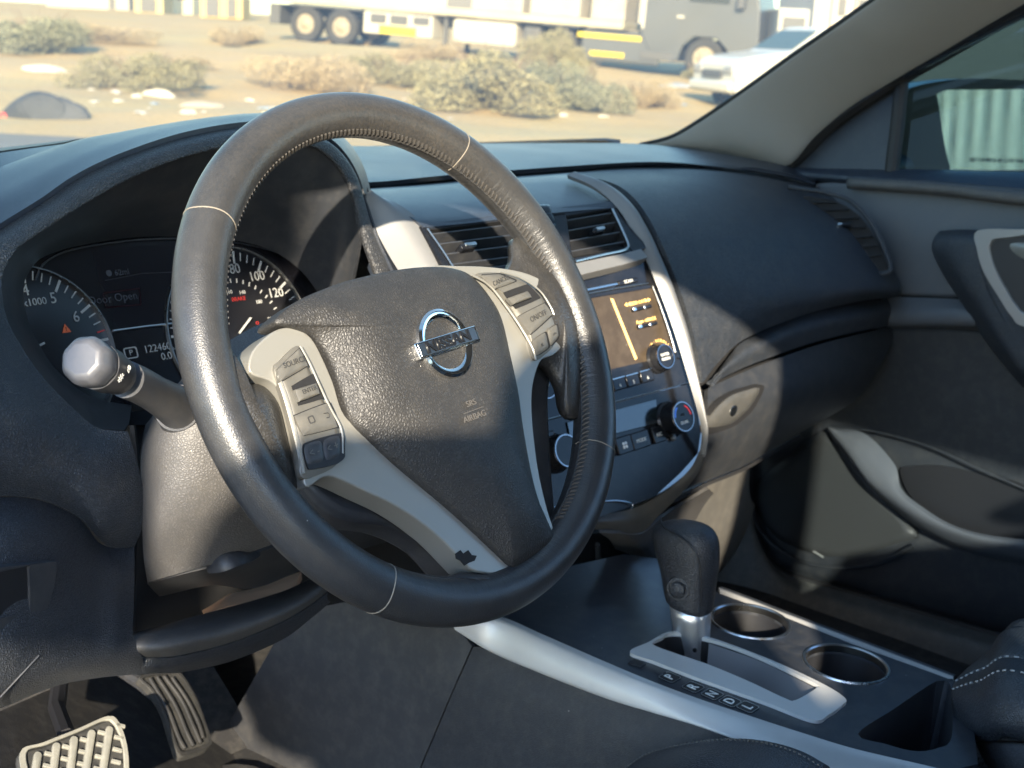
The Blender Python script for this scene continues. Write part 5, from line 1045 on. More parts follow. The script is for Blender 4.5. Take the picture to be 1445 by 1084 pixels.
obj('handle_recess', slab(HF, HF.pxs(bz_i), -.012, .001, n=80), mat('recess plastic', (.02, .021, .024), .45), door)
obj('handle_lever', pillow(HF, HF.pxs([(1424, 345), (1460, 343), (1540, 346), (1540, 370), (1470, 372), (1436, 362)], .004), .001, .007, wall=.003, n=40), M['silver'], door)
# map pocket
mp = [DX(r) for r in (
    [(1169, 606, .672), (1225, 614, .665), (1275, 622, .66), (1330, 640, .66), (1390, 668, .66), (1470, 700, .66)],
    [(1172, 612, .660), (1218, 640, .640), (1262, 650, .635), (1268, 658, .635), (1275, 668, .635), (1285, 668, .64)],
    [(1176, 620, .655), (1214, 655, .632), (1245, 680, .625), (1262, 695, .622), (1275, 705, .620), (1290, 712, .62)],
    [(1185, 632, .655), (1220, 676, .634), (1256, 706, .625), (1300, 738, .62), (1360, 760, .618), (1460, 778, .618)],
    [(1190, 640, .670), (1225, 690, .66), (1262, 722, .655), (1300, 752, .65), (1360, 775, .648), (1460, 795, .648)])]
rim_o = DX([(1169, 606, .660), (1198, 640, .640), (1225, 676, .630), (1262, 708, .624), (1300, 734, .62), (1345, 754, .618), (1395, 768, .616), (1470, 780, .616)])
rim_i = DX([(1175, 604, .668), (1220, 612, .660), (1262, 655, .645), (1272, 690, .632), (1305, 718, .626), (1345, 741, .624), (1395, 755, .622), (1470, 764, .62)])
low_r = [p+np.array([.035, 0, -.03]) for p in rim_o]
obj('map_pocket', facecam(loft([rim_i, [a*.5+b*.5+np.array([-.004, 0, .003]) for a, b in zip(rim_i, rim_o)], rim_o, [a*.5+b*.5+np.array([-.004, 0, 0]) for a, b in zip(rim_o, low_r)], low_r], 60, 30), .006), M['door_light'], door, sharp=60)
pz = Frame(P(1340, 700, X=.674), (0, -1, 0), (-1, 0, .1))
obj('pocket_opening', slab(pz, pz.pxs([(1270, 664), (1280, 658), (1327, 657), (1378, 668), (1450, 690), (1460, 760), (1395, 756), (1345, 744), (1308, 722), (1282, 696)]), -.004, .001, n=60), M['black'], door, smooth=False)
obj('pocket_crease', tube(cr(DX([(1169, 604, .672), (1225, 608, .668), (1275, 619, .665), (1327, 637, .665), (1385, 664, .665), (1470, 700, .665)]), 40), .0018, seg=8), M['door'], door)
# speaker grille
gr = [(1169, 610), (1215, 660), (1250, 706), (1292, 755), (1262, 768), (1234, 777), (1200, 785), (1162, 784), (1120, 772), (1088, 752), (1070, 722), (1064, 697), (1078, 672), (1104, 650), (1140, 622)]
SG = frame3(P(1100, 700, X=.678), P(1250, 740, X=.667), P(1160, 625, X=.680)); so_ = SG.pxs(gr, .002)
grm = bpy.data.materials.new('speaker mesh'); grm.use_nodes = True; perforated(grm, 'YZ', 400, (.018, .019, .02, 1), (.045, .047, .048, 1))
obj('speaker_grille', pillow(SG, so_, .001, .004, wall=.008, n=80, p=4), grm, door, sharp=0)
obj('grille_edge', tube(cr([SG.w(*q, .001) for q in SG.pxs([(1058, 690), (1066, 735), (1086, 765), (1120, 788), (1165, 800), (1210, 800), (1250, 790), (1290, 770)], .001)], 60), .003, seg=8), M['door'], door)
obj('scuff', fbox(SG, *SG.px(1155, 782, .004), .0045, .018, .0016, .0006, -.25), M['thread'], door)
# window glass, quarter panel, divider
def glass(name, tint, rough=.0, dust=0., dcol=(.6, .55, .45)):
    m = bpy.data.materials.new(name); m.use_nodes = True; N = m.node_tree.nodes; K = m.node_tree.links; N.remove(N['Principled BSDF'])
    t = N.new('ShaderNodeBsdfTransparent'); t.inputs[0].default_value = (*tint, 1); g = N.new('ShaderNodeBsdfGlossy'); g.inputs['Roughness'].default_value = rough
    fz = N.new('ShaderNodeFresnel'); fz.inputs[0].default_value = 1.45; mx = N.new('ShaderNodeMixShader')
    geo = N.new('ShaderNodeNewGeometry'); ml = N.new('ShaderNodeMath'); ml.operation = 'MULTIPLY'; sb = N.new('ShaderNodeMath'); sb.operation = 'SUBTRACT'; sb.inputs[0].default_value = 1
    K.new(geo.outputs['Backfacing'], sb.inputs[1]); K.new(fz.outputs[0], ml.inputs[0]); K.new(sb.outputs[0], ml.inputs[1]); K.new(ml.outputs[0], mx.inputs[0]); K.new(t.outputs[0], mx.inputs[1]); K.new(g.outputs[0], mx.inputs[2]); out = mx.outputs[0]
    if dust:
        d = N.new('ShaderNodeBsdfTranslucent'); d.inputs[0].default_value = (*dcol, 1); n = N.new('ShaderNodeTexNoise'); tc = N.new('ShaderNodeTexCoord'); n.inputs['Scale'].default_value = 14; n.inputs['Detail'].default_value = 8; K.new(tc.outputs['Object'], n.inputs['Vector'])
        mr = N.new('ShaderNodeMapRange'); mr.inputs[3].default_value = dust*.6; mr.inputs[4].default_value = dust*1.4; K.new(n.outputs[0], mr.inputs[0]); m2 = N.new('ShaderNodeMixShader'); K.new(mr.outputs[0], m2.inputs[0]); K.new(out, m2.inputs[1]); K.new(d.outputs[0], m2.inputs[2]); out = m2.outputs[0]
    K.new(out, N['Material Output'].inputs[0]); return m
wf = Frame((.735, 0, .05), (0, -1, 0), (-1, 0, .28))
wp = wf.pxs([(1258, 250), (1274, 112), (1340, 72), (1445, 10), (1600, -80), (1800, -90), (1800, 300)])
obj('window_glass', slab(wf, wp, -.002, .002), glass('tinted side glass', (.36, .46, .46)), door, smooth=False)
qp = wf.pxs([(1080, 252), (1120, 214), (1160, 178), (1206, 142), (1258, 108), (1264, 160), (1254, 250)], .012)
obj('quarter_panel', slab(wf, qp, -.01, .012), M['dash_top'], door, bevel=.002)
obj('window_divider', tube([wf.w(*wf.px(x, y, .012), .012) for x, y in ((1258, 245), (1266, 180), (1272, 118), (1280, 90))], .010, seg=10), M['seal'], door)
fs_ = [(1105, 236), (1130, 215), (1165, 180), (1205, 150), (1262, 113), (1330, 74), (1400, 34), (1480, -12), (1600, -80)]
obj('window_frame', tube(cr([wf.w(*wf.px(x, y, .016), .016) for x, y in fs_], 60), .013, seg=10), M['seal'], door)
# ================================================================== DOOR MIRROR
mir = thing('door_mirror', 'dark door mirror outside the tinted passenger window', 'door mirror', P(1360, 220, X=.92))
mn = np.array([-.535, -.843, .05])       # the glass faces back towards the driver
MF = Frame(P(1390, 182, X=.93), (.843, -.535, 0), mn)
ho = MF.pxs([(1262, 140), (1290, 122), (1340, 113), (1385, 111), (1450, 114), (1540, 122), (1560, 180), (1545, 246), (1450, 252), (1345, 252), (1280, 250), (1250, 238), (1254, 180)], .004)
gi = MF.pxs(sharpn([(1321, 133), (1336, 127), (1450, 126), (1530, 130), (1532, 238), (1340, 240)], .10), .004)
obj('housing', ringplate(MF, ho, gi, -.05, .006, n=120), mat('mirror housing', (.018, .022, .028), .35), mir, bevel=.004, bseg=3)
obj('housing_back', pillow(Frame(MF.O, MF.e1, -MF.n), [(-a if False else a, -b) for a, b in [(q[0], q[1]) for q in ho]], .045, .085, wall=.02, n=70), M['hardgrey'], mir, sharp=0)
mgl = mat('mirror silvering', (.82, .86, .84), .02, metal=1., var=.02)
mg = obj('mirror_glass', slab(MF, gi, -.003, .001, n=90), mgl, mir, smooth=False)
q = MF.px(1420, 227, .002); text('mirror_lettering', 'OBJECTS IN MIRROR ARE CLOSER THAN THEY APPEAR', MF, q[0], q[1], 0.0085, M['printdim'], mg, h=.0013, ext=.0001, sx=.62)
obj('mirror_arm', tube([P(1300, 236, X=.90), P(1262, 236, X=.80), P(1240, 238, X=.74)], .02, seg=12), M['hardgrey'], mir)
# ================================================================== PILLAR, WINDSCREEN, SHELL
pil = thing('windscreen_pillar', 'light grey right windscreen pillar rising from the dashboard', 'windscreen pillar', P(1040, 222, X=.68))
pa = [(905, 207, .66), (948, 196, .655), (990, 172, .65), (1050, 131, .64), (1120, 81, .625), (1180, 40, .61), (1240, -2, .60), (1330, -64, .58), (1460, -150, .55)]
pc_ = [(1000, 218, .690), (1060, 228, .695), (1112, 232, .70), (1150, 192, .70), (1200, 150, .695), (1262, 112, .69), (1340, 66, .68), (1445, 4, .665), (1600, -85, .64)]
A_ = DX(pa); C_ = DX(pc_); a_ = cr(A_, 60); c_ = cr(C_, 60); nrm = np.array([-.55, -.75, .25]); nrm /= np.linalg.norm(nrm)
lay = [a_-nrm*.015, a_+nrm*.002, a_*.8+c_*.2+nrm*.014, a_*.6+c_*.4+nrm*.019, a_*.4+c_*.6+nrm*.019, a_*.2+c_*.8+nrm*.013, c_+nrm*.0, c_-nrm*.02]
obj('pillar_trim', facecam(loft(lay, 60, 40), .004), M['pillar'], pil, sharp=0)
obj('edge_seal', tube([p-nrm*.004+np.array([0, 0, .003]) for p in a_], .004, seg=8), M['seal'], pil)
ws = thing('windscreen', 'dusty windscreen glass above the dashboard', 'windscreen', (0, .9, .05))
wb = [np.array(v) for v in ((-.78, .36, .06), (-.74, .62, .055), (-.45, .80, .05), (0, .86, .05), (.4, .80, .05), (.66, .62, .055), (.76, .40, .06))]
wt = [np.array(v) for v in ((-.66, -.33, .43), (-.58, -.26, .445), (-.35, -.20, .46), (0, -.18, .465), (.35, -.20, .46), (.56, -.26, .445), (.64, -.33, .43))]
wm = [(a+b)/2+np.array([0, .0, .035]) for a, b in zip(wb, wt)]
obj('glass', loft([wb, wm, wt], 40, 20), glass('windscreen glass', (.62, .575, .44), dust=.11, dcol=(.80, .76, .66)), ws, sharp=0)
shell = thing('car_body', 'roof, pillars and left side of the car around the open driver door', 'car body', (0, -.8, .4))
paint = mat('dark body paint', (.03, .032, .036), .25, coat=.6)
obj('roof', facecam(loft([[np.array([x, y-.10*abs(x)**2*(1 if y > -.3 else 0), .485-.062*(abs(x)/.67)**3-.02*((y+.9)/1.)**2]) for x in (-.675, -.5, -.25, 0, .25, .5, .675)] for y in (-2.25, -1.6, -1.0, -.5, -.17)], 30, 24), .03), M['pillar'], shell)
def rail(pts, r, name, m=None, fl=1.): return obj(name, tube(cr(pts, 40), r, seg=12, flat=fl), m or paint, shell, sharp=0)
rail([(-.80, .46, .02), (-.76, .20, .18), (-.72, -.12, .335), (-.69, -.35, .405), (-.685, -.8, .425), (-.68, -1.3, .42), (-.67, -1.8, .38), (-.71, -2.2, .22)], .028, 'roof_rail')
rail([(.665, -.35, .415), (.655, -.8, .445), (.655, -1.3, .44), (.67, -1.8, .38), (.71, -2.2, .22)], .028, 'roof_rail')
rail([(.80, .46, .02), (.75, .20, .20), (.70, -.10, .345), (.665, -.35, .415)], .022, 'right_pillar_outer')
obj('left_sill', slab(Frame((-.80, 0, 0), (0, 1, 0), (-1, 0, 0)), [(-1.05, .52), (.62, .52), (.62, .66), (-1.05, .66)], -.12, 0.), paint, shell, bevel=.01)
BP = Frame((-.76, 0, 0), (0, 1, 0), (-1, 0, 0))
obj('centre_pillar', (lambda V: (V, [(0, 1, 2, 3), (4, 7, 6, 5), (0, 4, 5, 1), (1, 5, 6, 2), (2, 6, 7, 3), (3, 7, 4, 0)]))([np.array(v) for v in ((-.82, -.80, -.62), (-.82, -1.0, -.62), (-.70, -.96, .43), (-.70, -.80, .43), (-.76, -.80, -.62), (-.76, -1.0, -.62), (-.66, -.96, .43), (-.66, -.80, .43))]), paint, shell, bevel=.01)
def wallp(name, yz, x0, x1, m):
    V = [np.array([x0 if z < .1 else x0+.10*(z-.1)/.35, y, z]) for y, z in yz]; n = len(V); V += [v+np.array([x1, 0, 0]) for v in V]
    return obj(name, (V, [tuple(range(n)), tuple(range(n, 2*n))[::-1]]+[(j, (j+1) % n, n+(j+1) % n, n+j) for j in range(n)]), m, shell, smooth=False)
wallp('rear_door_left', [(-.98, -.62), (-2.15, -.62), (-2.15, .08), (-.98, .06)], -.80, .06, paint)
wallp('rear_glass_left', [(-1.03, .06), (-2.15, .08), (-2.0, .32), (-1.8, .40), (-.98, .43)], -.78, .004, glass('tinted rear glass', (.62, .68, .72)))
wallp('rear_door_right', [(-.85, -.62), (-2.15, -.62), (-2.15, .08), (-.85, .06)], .74, .06, paint)
wallp('front_wing_left', [(.60, -.62), (.60, .05), (1.6, -.05), (1.75, -.3), (1.7, -.62)], -.84, .05, paint)
wallp('front_wing_right', [(.60, -.62), (.60, .05), (1.6, -.05), (1.75, -.3), (1.7, -.62)], .79, .05, paint)
obj('rear_bulkhead', box((0, -2.2, -.25), 1.45, .05, .75), M['carpet'], shell, smooth=False)
obj('bonnet', facecam(loft([[np.array([x, y, -.02-.04*(x/.8)**2-.10*((y-.85)/.9)**2]) for x in (-.80, -.4, 0, .4, .80)] for y in (.90, 1.2, 1.5, 1.75)], 20, 20), .01), paint, shell)

# unseen on the sunny side: sign invented as cabin shade, and a shadow-casting person
sg = thing('added_shade_board', 'plate on a steel post, added out of view to shade the cabin', 'added shade board', (-2.5, -1.2, -.95))
SGF = Frame((-2.5, 0, 0), (0, -1, 0), (-1, 0, 0))
obj('shade_plate', slab(SGF, [(1.60, .78), (1.60, 1.10), (1.68, 1.16), (1.71, 1.6), (1.0, 1.6), (1.0, .78)], -.01, .01), mat('shade plate metal', (.35, .35, .36), .5, metal=.5), sg, smooth=False, bevel=.005)  # made-up plate, outline shaped to block sun from the dash
obj('post', tube([(-2.53, -1.16, -.95), (-2.53, -1.16, 1.6)], .03, seg=12), mat('galvanised', (.4, .4, .4), .5, metal=.6), sg)
def skin(name, pts, edges, rad, m, parent, sub=2):
    me_ = bpy.data.meshes.new(name); b = base(parent); me_.from_pydata([tuple(np.array(p)-b) for p in pts], edges, []); o = bpy.data.objects.new(name, me_); COL.objects.link(o); o.parent = parent
    md = o.modifiers.new('skin', 'SKIN'); sv = me_.skin_vertices[0].data
    for v, r in zip(sv, rad): v.radius = (r if hasattr(r, '__len__') else (r, r))
    sv[0].use_root = True; md.use_smooth_shade = True; sd = o.modifiers.new('sub', 'SUBSURF'); sd.levels = sd.render_levels = sub; me_.materials.append(m); return o
hx, hy = -1.5, -1.215
pe = thing('person', 'person in a dark shirt and jeans standing by the open driver door', 'person', (hx, hy, -.95))
Z = lambda h: h-.95
by = -1.11
body = [(hx, by, Z(.92)), (hx, by, Z(1.10)), (hx, by, Z(1.24)), (hx+.01, by-.04, Z(1.35)), (hx+.02, by-.10, Z(1.43)),
        (hx, -.925, Z(1.365)), (hx+.02, -.85, Z(1.29)), (hx+.06, -.69, Z(1.07)), (hx+.02, by-.22, Z(1.33)), (hx+.07, by-.28, Z(1.08)), (hx+.16, by-.24, Z(.90)),
        (hx, by+.10, Z(.86)), (hx+.02, by+.11, Z(.48)), (hx-.02, by+.12, Z(.08)), (hx, by-.10, Z(.86)), (hx+.02, by-.11, Z(.48)), (hx-.02, by-.12, Z(.08)), (hx+.12, by+.13, Z(.04)), (hx+.12, by-.13, Z(.04))]
skin('body', body, [(0, 1), (1, 2), (2, 3), (3, 4), (3, 5), (5, 6), (6, 7), (3, 8), (8, 9), (9, 10), (0, 11), (11, 12), (12, 13), (0, 14), (14, 15), (15, 16), (13, 17), (16, 18)], [.24, .24, .22, .13, .06, .092, .092, .05, .08, .055, .035, .10, .065, .045, .10, .065, .045, .04, .04], mat('dark clothes', (.05, .06, .09), .9), pe)
skm = mat('skin', (.45, .28, .20), .5)
skin('head', [(hx+.03, hy, Z(1.41)), (hx+.04, hy, Z(1.46)), (hx+.06, hy, Z(1.52)), (hx+.06, hy, Z(1.56))], [(0, 1), (1, 2), (2, 3)], [.05, .075, .088, .07], skm, pe)
for sy, h0 in ((1, (hx+.08, -.67, Z(1.06))), (-1, (hx+.18, by-.24, Z(.88)))):
    h0 = np.array(h0); pts = [h0, h0+(.05, 0, -.03)]; ed = [(0, 1)]; rd2 = [.025, .030]
    for k in range(4):
        a = h0+np.array([.09, (k-1.5)*.018, -.04]); n_ = len(pts); L3 = (.030, .034, .032, .025)[k]; pts += [a, a+(L3, 0, -.012), a+(L3*1.6, 0, -.035)]; ed += [(1, n_), (n_, n_+1), (n_+1, n_+2)]; rd2 += [.0095, .0085, .007]
    n_ = len(pts); pts += [h0+np.array([.05, -sy*.03, -.03]), h0+np.array([.075, -sy*.045, -.04])]; ed += [(1, n_), (n_, n_+1)]; rd2 += [.011, .009]
    skin('hand', pts, ed, rd2, skm, pe, 1)
obj('hair', lathe(Frame((hx-.01, hy, Z(1.583)), (1, 0, 0), (0, 0, 1)), (0, 0), [(.09, -.2), (.105, -.14), (.118, -.05), (.113, -.02), (.10, .003), (.07, .018), (0, .024)], seg=24), mat('dark hair', (.02, .015, .012), .7), pe)
nose = (hx+.135, hy, Z(1.50)); obj('nose', lathe(Frame((hx+.145, hy, Z(1.505)), (0, 1, 0), (1, 0, -.2)), (0, 0), [(.014, -.02), (.011, .004), (0, .014)], seg=12), skm, pe)
for s_ in (-1, 1):
    obj('eye', lathe(Frame((hx+.147, hy+s_*.03, Z(1.53)), (0, 1, 0), (1, 0, 0)), (0, 0), [(.011, -.01), (.008, .003), (0, .005)], seg=12), mat('eye', (.6, .6, .58), .2), pe)
    obj('ear', lathe(Frame((hx+.04, hy+s_*.085, Z(1.51)), (1, 0, 0), (0, s_, 0)), (0, 0), [(.02, -.01), (.022, .006), (.01, .012), (0, .008)], seg=12), skm, pe)
obj('mouth', box((hx+.145, hy, Z(1.465)), .008, .045, .008), mat('lips', (.35, .15, .12), .5), pe, bevel=.003)
# ================================================================== OUTSIDE
def ss(a, b, t): t = min(max((t-a)/(b-a), 0), 1); return t*t*(3-2*t)
_fh = np.array([math.sin(YAW), math.cos(YAW), 0]); _sh = np.array([math.cos(YAW), -math.sin(YAW), 0])
BD = [(-400, -.95), (14, -.95), (20, -.86), (27, -.66), (37, -.15), (45, -.02), (90, .85), (200, 2.2), (900, 6)]
def gz(x, y):
    p = np.array([x, y, 0])-CP; d = p@_fh; s = p@_sh; z = np.interp(d, [b[0] for b in BD], [b[1] for b in BD])
    z -= .03*max(0, s+6)*ss(14, 30, d)*(1-ss(60, 120, d)*.0)*(1 if s < 30 else 30/s)
    r = ss(13.8, 17, d)
    return z+r*(.05*math.sin(x*.9+y*.4)+.04*math.sin(x*.35-y*1.3+2)+.02*math.sin(x*2.7+y*2.1))
def G(px, py):
    """point of the sloping ground seen at a pixel"""
    v = ray(px, py); lo = None
    for t in np.arange(4, 400, .25):
        q = CP+v*t
        if q[2] < gz(q[0], q[1]): lo = t; break
    if lo is None: lo = 300
    q = CP+v*lo; return np.array([q[0], q[1], gz(q[0], q[1])])
def DS(d, s, z=None):
    q = CP+_fh*d+_sh*s; return np.array([q[0], q[1], gz(q[0], q[1]) if z is None else z])
# ground sheet: fine near the view, coarse out to the horizon
ds_ = np.concatenate([np.linspace(-1500, -60, 8), np.linspace(-50, 10, 14), np.linspace(12, 60, 110), np.linspace(64, 200, 30), np.linspace(260, 2500, 12)])
ss_ = np.concatenate([np.linspace(-1500, -80, 8), np.linspace(-60, 60, 130), np.linspace(80, 1500, 8)])
rows = [[DS(d, s) for s in ss_] for d in ds_]
def sand_mat():
    m = mat('dry sandy ground', (.46, .34, .165), .95, ns=.35, var=.18); N = m.node_tree.nodes; K = m.node_tree.links; b = N['Principled BSDF']
    tc = N.new('ShaderNodeTexCoord'); prev = b.inputs['Base Color'].links[0].from_socket
    for sc, c0, c1, col, amt in ((1.2, .50, .66, (.44, .33, .19), .6), (6, .52, .7, (.36, .28, .17), .5), (22, .60, .72, (.62, .56, .46), .6), (.15, .5, .62, (.42, .38, .20), .4)):
        n = N.new('ShaderNodeTexNoise'); n.inputs['Scale'].default_value = sc; n.inputs['Detail'].default_value = 8; n.inputs['Roughness'].default_value = .65; K.new(tc.outputs['Object'], n.inputs['Vector'])
        mr = N.new('ShaderNodeMapRange'); mr.inputs[1].default_value = c0; mr.inputs[2].default_value = c1; mr.inputs[4].default_value = amt; K.new(n.outputs[0], mr.inputs[0])
        mx = N.new('ShaderNodeMix'); mx.data_type = 'RGBA'; K.new(mr.outputs[0], mx.inputs[0]); K.new(prev, mx.inputs[6]); mx.inputs[7].default_value = (*col, 1); prev = mx.outputs[2]
    K.new(prev, b.inputs['Base Color'])
    n = N.new('ShaderNodeTexNoise'); n.inputs['Scale'].default_value = 8; n.inputs['Detail'].default_value = 8; K.new(tc.outputs['Object'], n.inputs['Vector']); bp = N.new('ShaderNodeBump'); bp.inputs['Distance'].default_value = .05; bp.inputs['Strength'].default_value = .7; K.new(n.outputs[0], bp.inputs['Height']); K.new(bp.outputs[0], b.inputs['Normal'])
    return m
g_ = obj('ground', grid(rows), sand_mat(), None); g_['kind'] = 'structure'
asph = mat('dusty asphalt', (.17, .165, .15), .9, fine=.8, fs=60, var=.2, ns=1.5)
rd_ = [[DS(d, s, -.944) for s in np.linspace(-200, 200, 60)] for d in (-1.5, 4, 9, 13.4)]
r_ = obj('road', grid(rd_), asph, None); r_['kind'] = 'structure'
# ---- bushes
leafm = [mat('dry olive foliage', (.29, .265, .155), .9, var=.35, ns=3), mat('grey green foliage', (.25, .25, .165), .9, var=.35, ns=3), mat('straw scrub', (.42, .34, .21), .9, var=.3, ns=3)]
twig = mat('twigs', (.20, .15, .10), .9)
def bush_mesh(seed, n, w_, h_):
    rng = np.random.RandomState(seed); V, F = [], []
    cl_ = [(rng.uniform(-.5, .5)*w_, rng.uniform(-.35, .35)*w_, rng.uniform(.15, .75)*h_, rng.uniform(.14, .30)*w_) for _ in range(14)]
    for i in range(n):
        c_ = cl_[rng.randint(len(cl_))]; v = rng.normal(size=3); v /= np.linalg.norm(v); r = rng.uniform(.3, 1.0)**.5*c_[3]
        p = np.array([c_[0]+v[0]*r, c_[1]+v[1]*r, max(.02, c_[2]*(1-.5*abs(c_[0])/w_)+v[2]*r*.75)]); a = rng.normal(size=3); a /= np.linalg.norm(a); b = np.cross(a, rng.normal(size=3)); b /= np.linalg.norm(b)
        s = rng.uniform(.012, .032)*w_**.3; k = len(V); V += [p-a*s, p+b*s*.45, p+a*s, p-b*s*.45]; F.append((k, k+1, k+2, k+3))
    return V, F
def twig_mesh(seed, w_, h_):
    rng = np.random.RandomState(seed); ms = []
    for i in range(26):
        t = rng.uniform(0, 6.28); e = np.array([math.cos(t)*w_*.42*rng.uniform(.3, 1), math.sin(t)*w_*.35*rng.uniform(.3, 1), h_*rng.uniform(.5, 1)])
        ms.append(tube([np.array([0, 0, -.05]), e*.5+rng.normal(size=3)*.04, e], [.018, .012, .004], seg=4))
    return merge(*ms)
protos = {}
def bush(px, py, wpx, hpx, kind, label, seed=0):
    p = G(px, py); d = (p-CP)@_fh; sc = d/CF; W_, H_ = wpx*sc, hpx*sc; key = (kind, seed)
    if key not in protos:
        r = thing('scrub_bush', label, 'bush', (0, 0, 0), 'dry scrub bushes on the waste ground')
        obj('foliage', bush_mesh(seed*7+kind+1, 15000, 2., 1.), leafm[kind], r, smooth=False); obj('branches', twig_mesh(seed+3, 2., 1.), twig, r, smooth=False); protos[key] = r; o = r
    else: o = dup(protos[key], (0, 0, 0), label=label)
    o.location = tuple(p-np.array([0, 0, .05*H_])); o.scale = (W_/2.2, W_/2.2, H_/1.0); o.rotation_euler = (0, 0, seed*1.3+px*.01); o['label'] = label; return o
for a in ((55, 74, 170, 62, 1, 'large grey green bush at the top left above the rubbish bundle'), (205, 128, 190, 58, 0, 'low olive bush between the rubbish bundle and the steering wheel'),
          (330, 62, 90, 26, 2, 'small straw coloured scrub left of the trailer wheels'), (440, 128, 150, 50, 2, 'straw coloured scrub below the trailer wheels'),
          (545, 118, 140, 44, 0, 'olive scrub below the trailer side boxes'), (690, 150, 230, 100, 0, 'biggest olive bush in front of the middle of the truck'),
          (810, 152, 170, 74, 1, 'grey green bush in front of the tractor rear wheel'), (770, 110, 110, 66, 0, 'taller olive bush hiding the tractor rear axle'), (900, 152, 110, 40, 2, 'dry scrub at the right end of the bush row'),
          (985, 112, 60, 26, 0, 'small olive bush between the truck front wheel and the white car'), (150, 60, 120, 24, 2, 'pale scrub behind the large left bush'), (610, 85, 100, 28, 2, 'pale scrub under the trailer'), (255, 96, 90, 18, 2, 'thin pale scrub behind the low olive bush')):
    bush(*a[:5], a[5], seed=(a[0]//100) % 3)
# ---- litter
lit_m = [mat('white litter', (.60, .57, .50), .8, ns=8, var=.3), mat('pink litter', (.6, .38, .36), .7), mat('blue litter', (.35, .45, .58), .7)]
def litter_mesh(seed, sx, sy, sz):
    rng = np.random.RandomState(seed); bm = bmesh.new(); bmesh.ops.create_icosphere(bm, subdivisions=2, radius=1)
    for v in bm.verts: k = 1+rng.uniform(-.35, .35); v.co = Vector((v.co.x*sx*k, v.co.y*sy*k, abs(v.co.z)*sz*k if v.co.z > 0 else -.02))
    me = bpy.data.meshes.new('litter'); bm.to_mesh(me); bm.free(); return me
lps = []
for k in range(3):
    o = obj('litter_scrap', litter_mesh(k+5, .16, .12, .10), lit_m[k], None, smooth=False); lps.append(o); tag(o, ['small white scrap of litter lying on the sand', 'small pinkish scrap of litter lying on the sand', 'small bluish scrap of litter lying on the sand'][k], 'litter', 'scraps of litter on the sandy ground')
used = set(); rng = np.random.RandomState(11)
for k in range(52):
    px = rng.choice([rng.uniform(120, 440), rng.uniform(560, 990), rng.uniform(600, 850)]); py = rng.uniform(95, 172) if px > 560 else rng.uniform(115, 165); t = 0 if rng.rand() < .72 else rng.randint(1, 3)
    p = G(px, py); o = lps[t] if t not in used else lps[t].copy()
    if t in used: COL.objects.link(o)
    used.add(t); s = .2+.55*rng.rand()**2; o.location = tuple(p); o.scale = (s*rng.uniform(.8, 2), s, s*rng.uniform(.25, .6)); o.rotation_euler = (0, 0, rng.uniform(0, 6))
def lump(name, px, py, w_, h_, m, label, cat, seed, sc=1.):
    p = G(px, py); o = obj(name, litter_mesh(seed, w_, w_*.5, h_), m, None, smooth=False, sub=1); o.location = tuple(p); o.rotation_euler = (0, 0, -YAW); tag(o, label, cat); return o
lump('rubbish_bundle', 55, 168, .48, .36, mat('grey sheeting', (.055, .058, .062), .8, ns=4, var=.5), 'dark grey crumpled rubbish bundle on the sand at the left edge', 'rubbish bundle', 3)
lump('rubbish_bundle', 88, 170, .36, .24, mat('grey sheeting pale', (.07, .073, .078), .8, ns=4, var=.5), 'flatter right half of the grey rubbish sheeting', 'rubbish bundle', 9)
lump('paper_scrap', 62, 103, .42, .10, lit_m[0], 'long white paper scrap above the grey bundle', 'litter', 21); lump('paper_scrap', 226, 136, .26, .12, lit_m[0], 'white crumpled bag beside the low olive bush', 'litter', 22)
lump('paper_scrap', 285, 152, .40, .07, mat('pale board', (.5, .42, .32), .8), 'flat pale board lying on the sand left of the wheel', 'litter', 23); lump('red_scrap', 4, 168, .12, .06, mat('red plastic', (.6, .07, .05), .5), 'small red scrap at the left edge of the view', 'litter', 24)
lump('paper_scrap', 968, 100, .22, .14, lit_m[0], 'white bag beside the front wheel of the truck', 'litter', 25); lump('paper_scrap', 955, 124, .40, .10, mat('grey scrap', (.3, .32, .35), .7), 'flat grey scrap below the front wheel of the truck', 'litter', 26)
# ---- flatbed truck
RA = DS(41, -6.3); FA = DS(37, 4.75); tx = (FA-RA); TL_ = np.linalg.norm(tx[:2]); tx = tx/np.linalg.norm(tx); ty = np.cross([0, 0, 1.], tx); ty /= np.linalg.norm(ty); tz = np.cross(tx, ty)
truck = thing('flatbed_truck', 'grey articulated truck with a long pale flatbed parked beyond the scrub', 'truck', RA)
TF = Frame(RA, tx, tz)   # a along the truck, b to its far side, h up
def tb(name, a0, a1, b0_, b1_, h0, h1, m, bev=.03, parent=truck): return obj(name, merge((lambda V: (V, [(0, 1, 3, 2), (4, 6, 7, 5), (0, 4, 5, 1), (2, 3, 7, 6), (0, 2, 6, 4), (1, 5, 7, 3)]))([TF.w(a, b, h) for a in (a0, a1) for b in (b0_, b1_) for h in (h0, h1)])), m, parent, smooth=False, bevel=bev)
cream = mat('cream flatbed paint', (.46, .42, .31), .5, var=.25, ns=.8); gcab = mat('grey cab paint', (.095, .10, .105), .4, var=.1, ns=1, coat=.2); yel = mat('yellow reflective strip', (.75, .60, .02), .5); wht = mat('white truck paint', (.48, .46, .41), .5, var=.15, ns=1); dk = mat('chassis dark', (.10, .10, .10), .7); tyre = mat('truck tyre', (.05, .048, .045), .85, ns=5); hub = mat('dusty wheel hub', (.34, .29, .21), .7)
tb('trailer_deck', -2.2, 9.4, 0, 2.5, 1.12, 1.34, cream); tb('chassis_beam', -1.6, 10, .9, 1.6, .75, 1.10, dk)
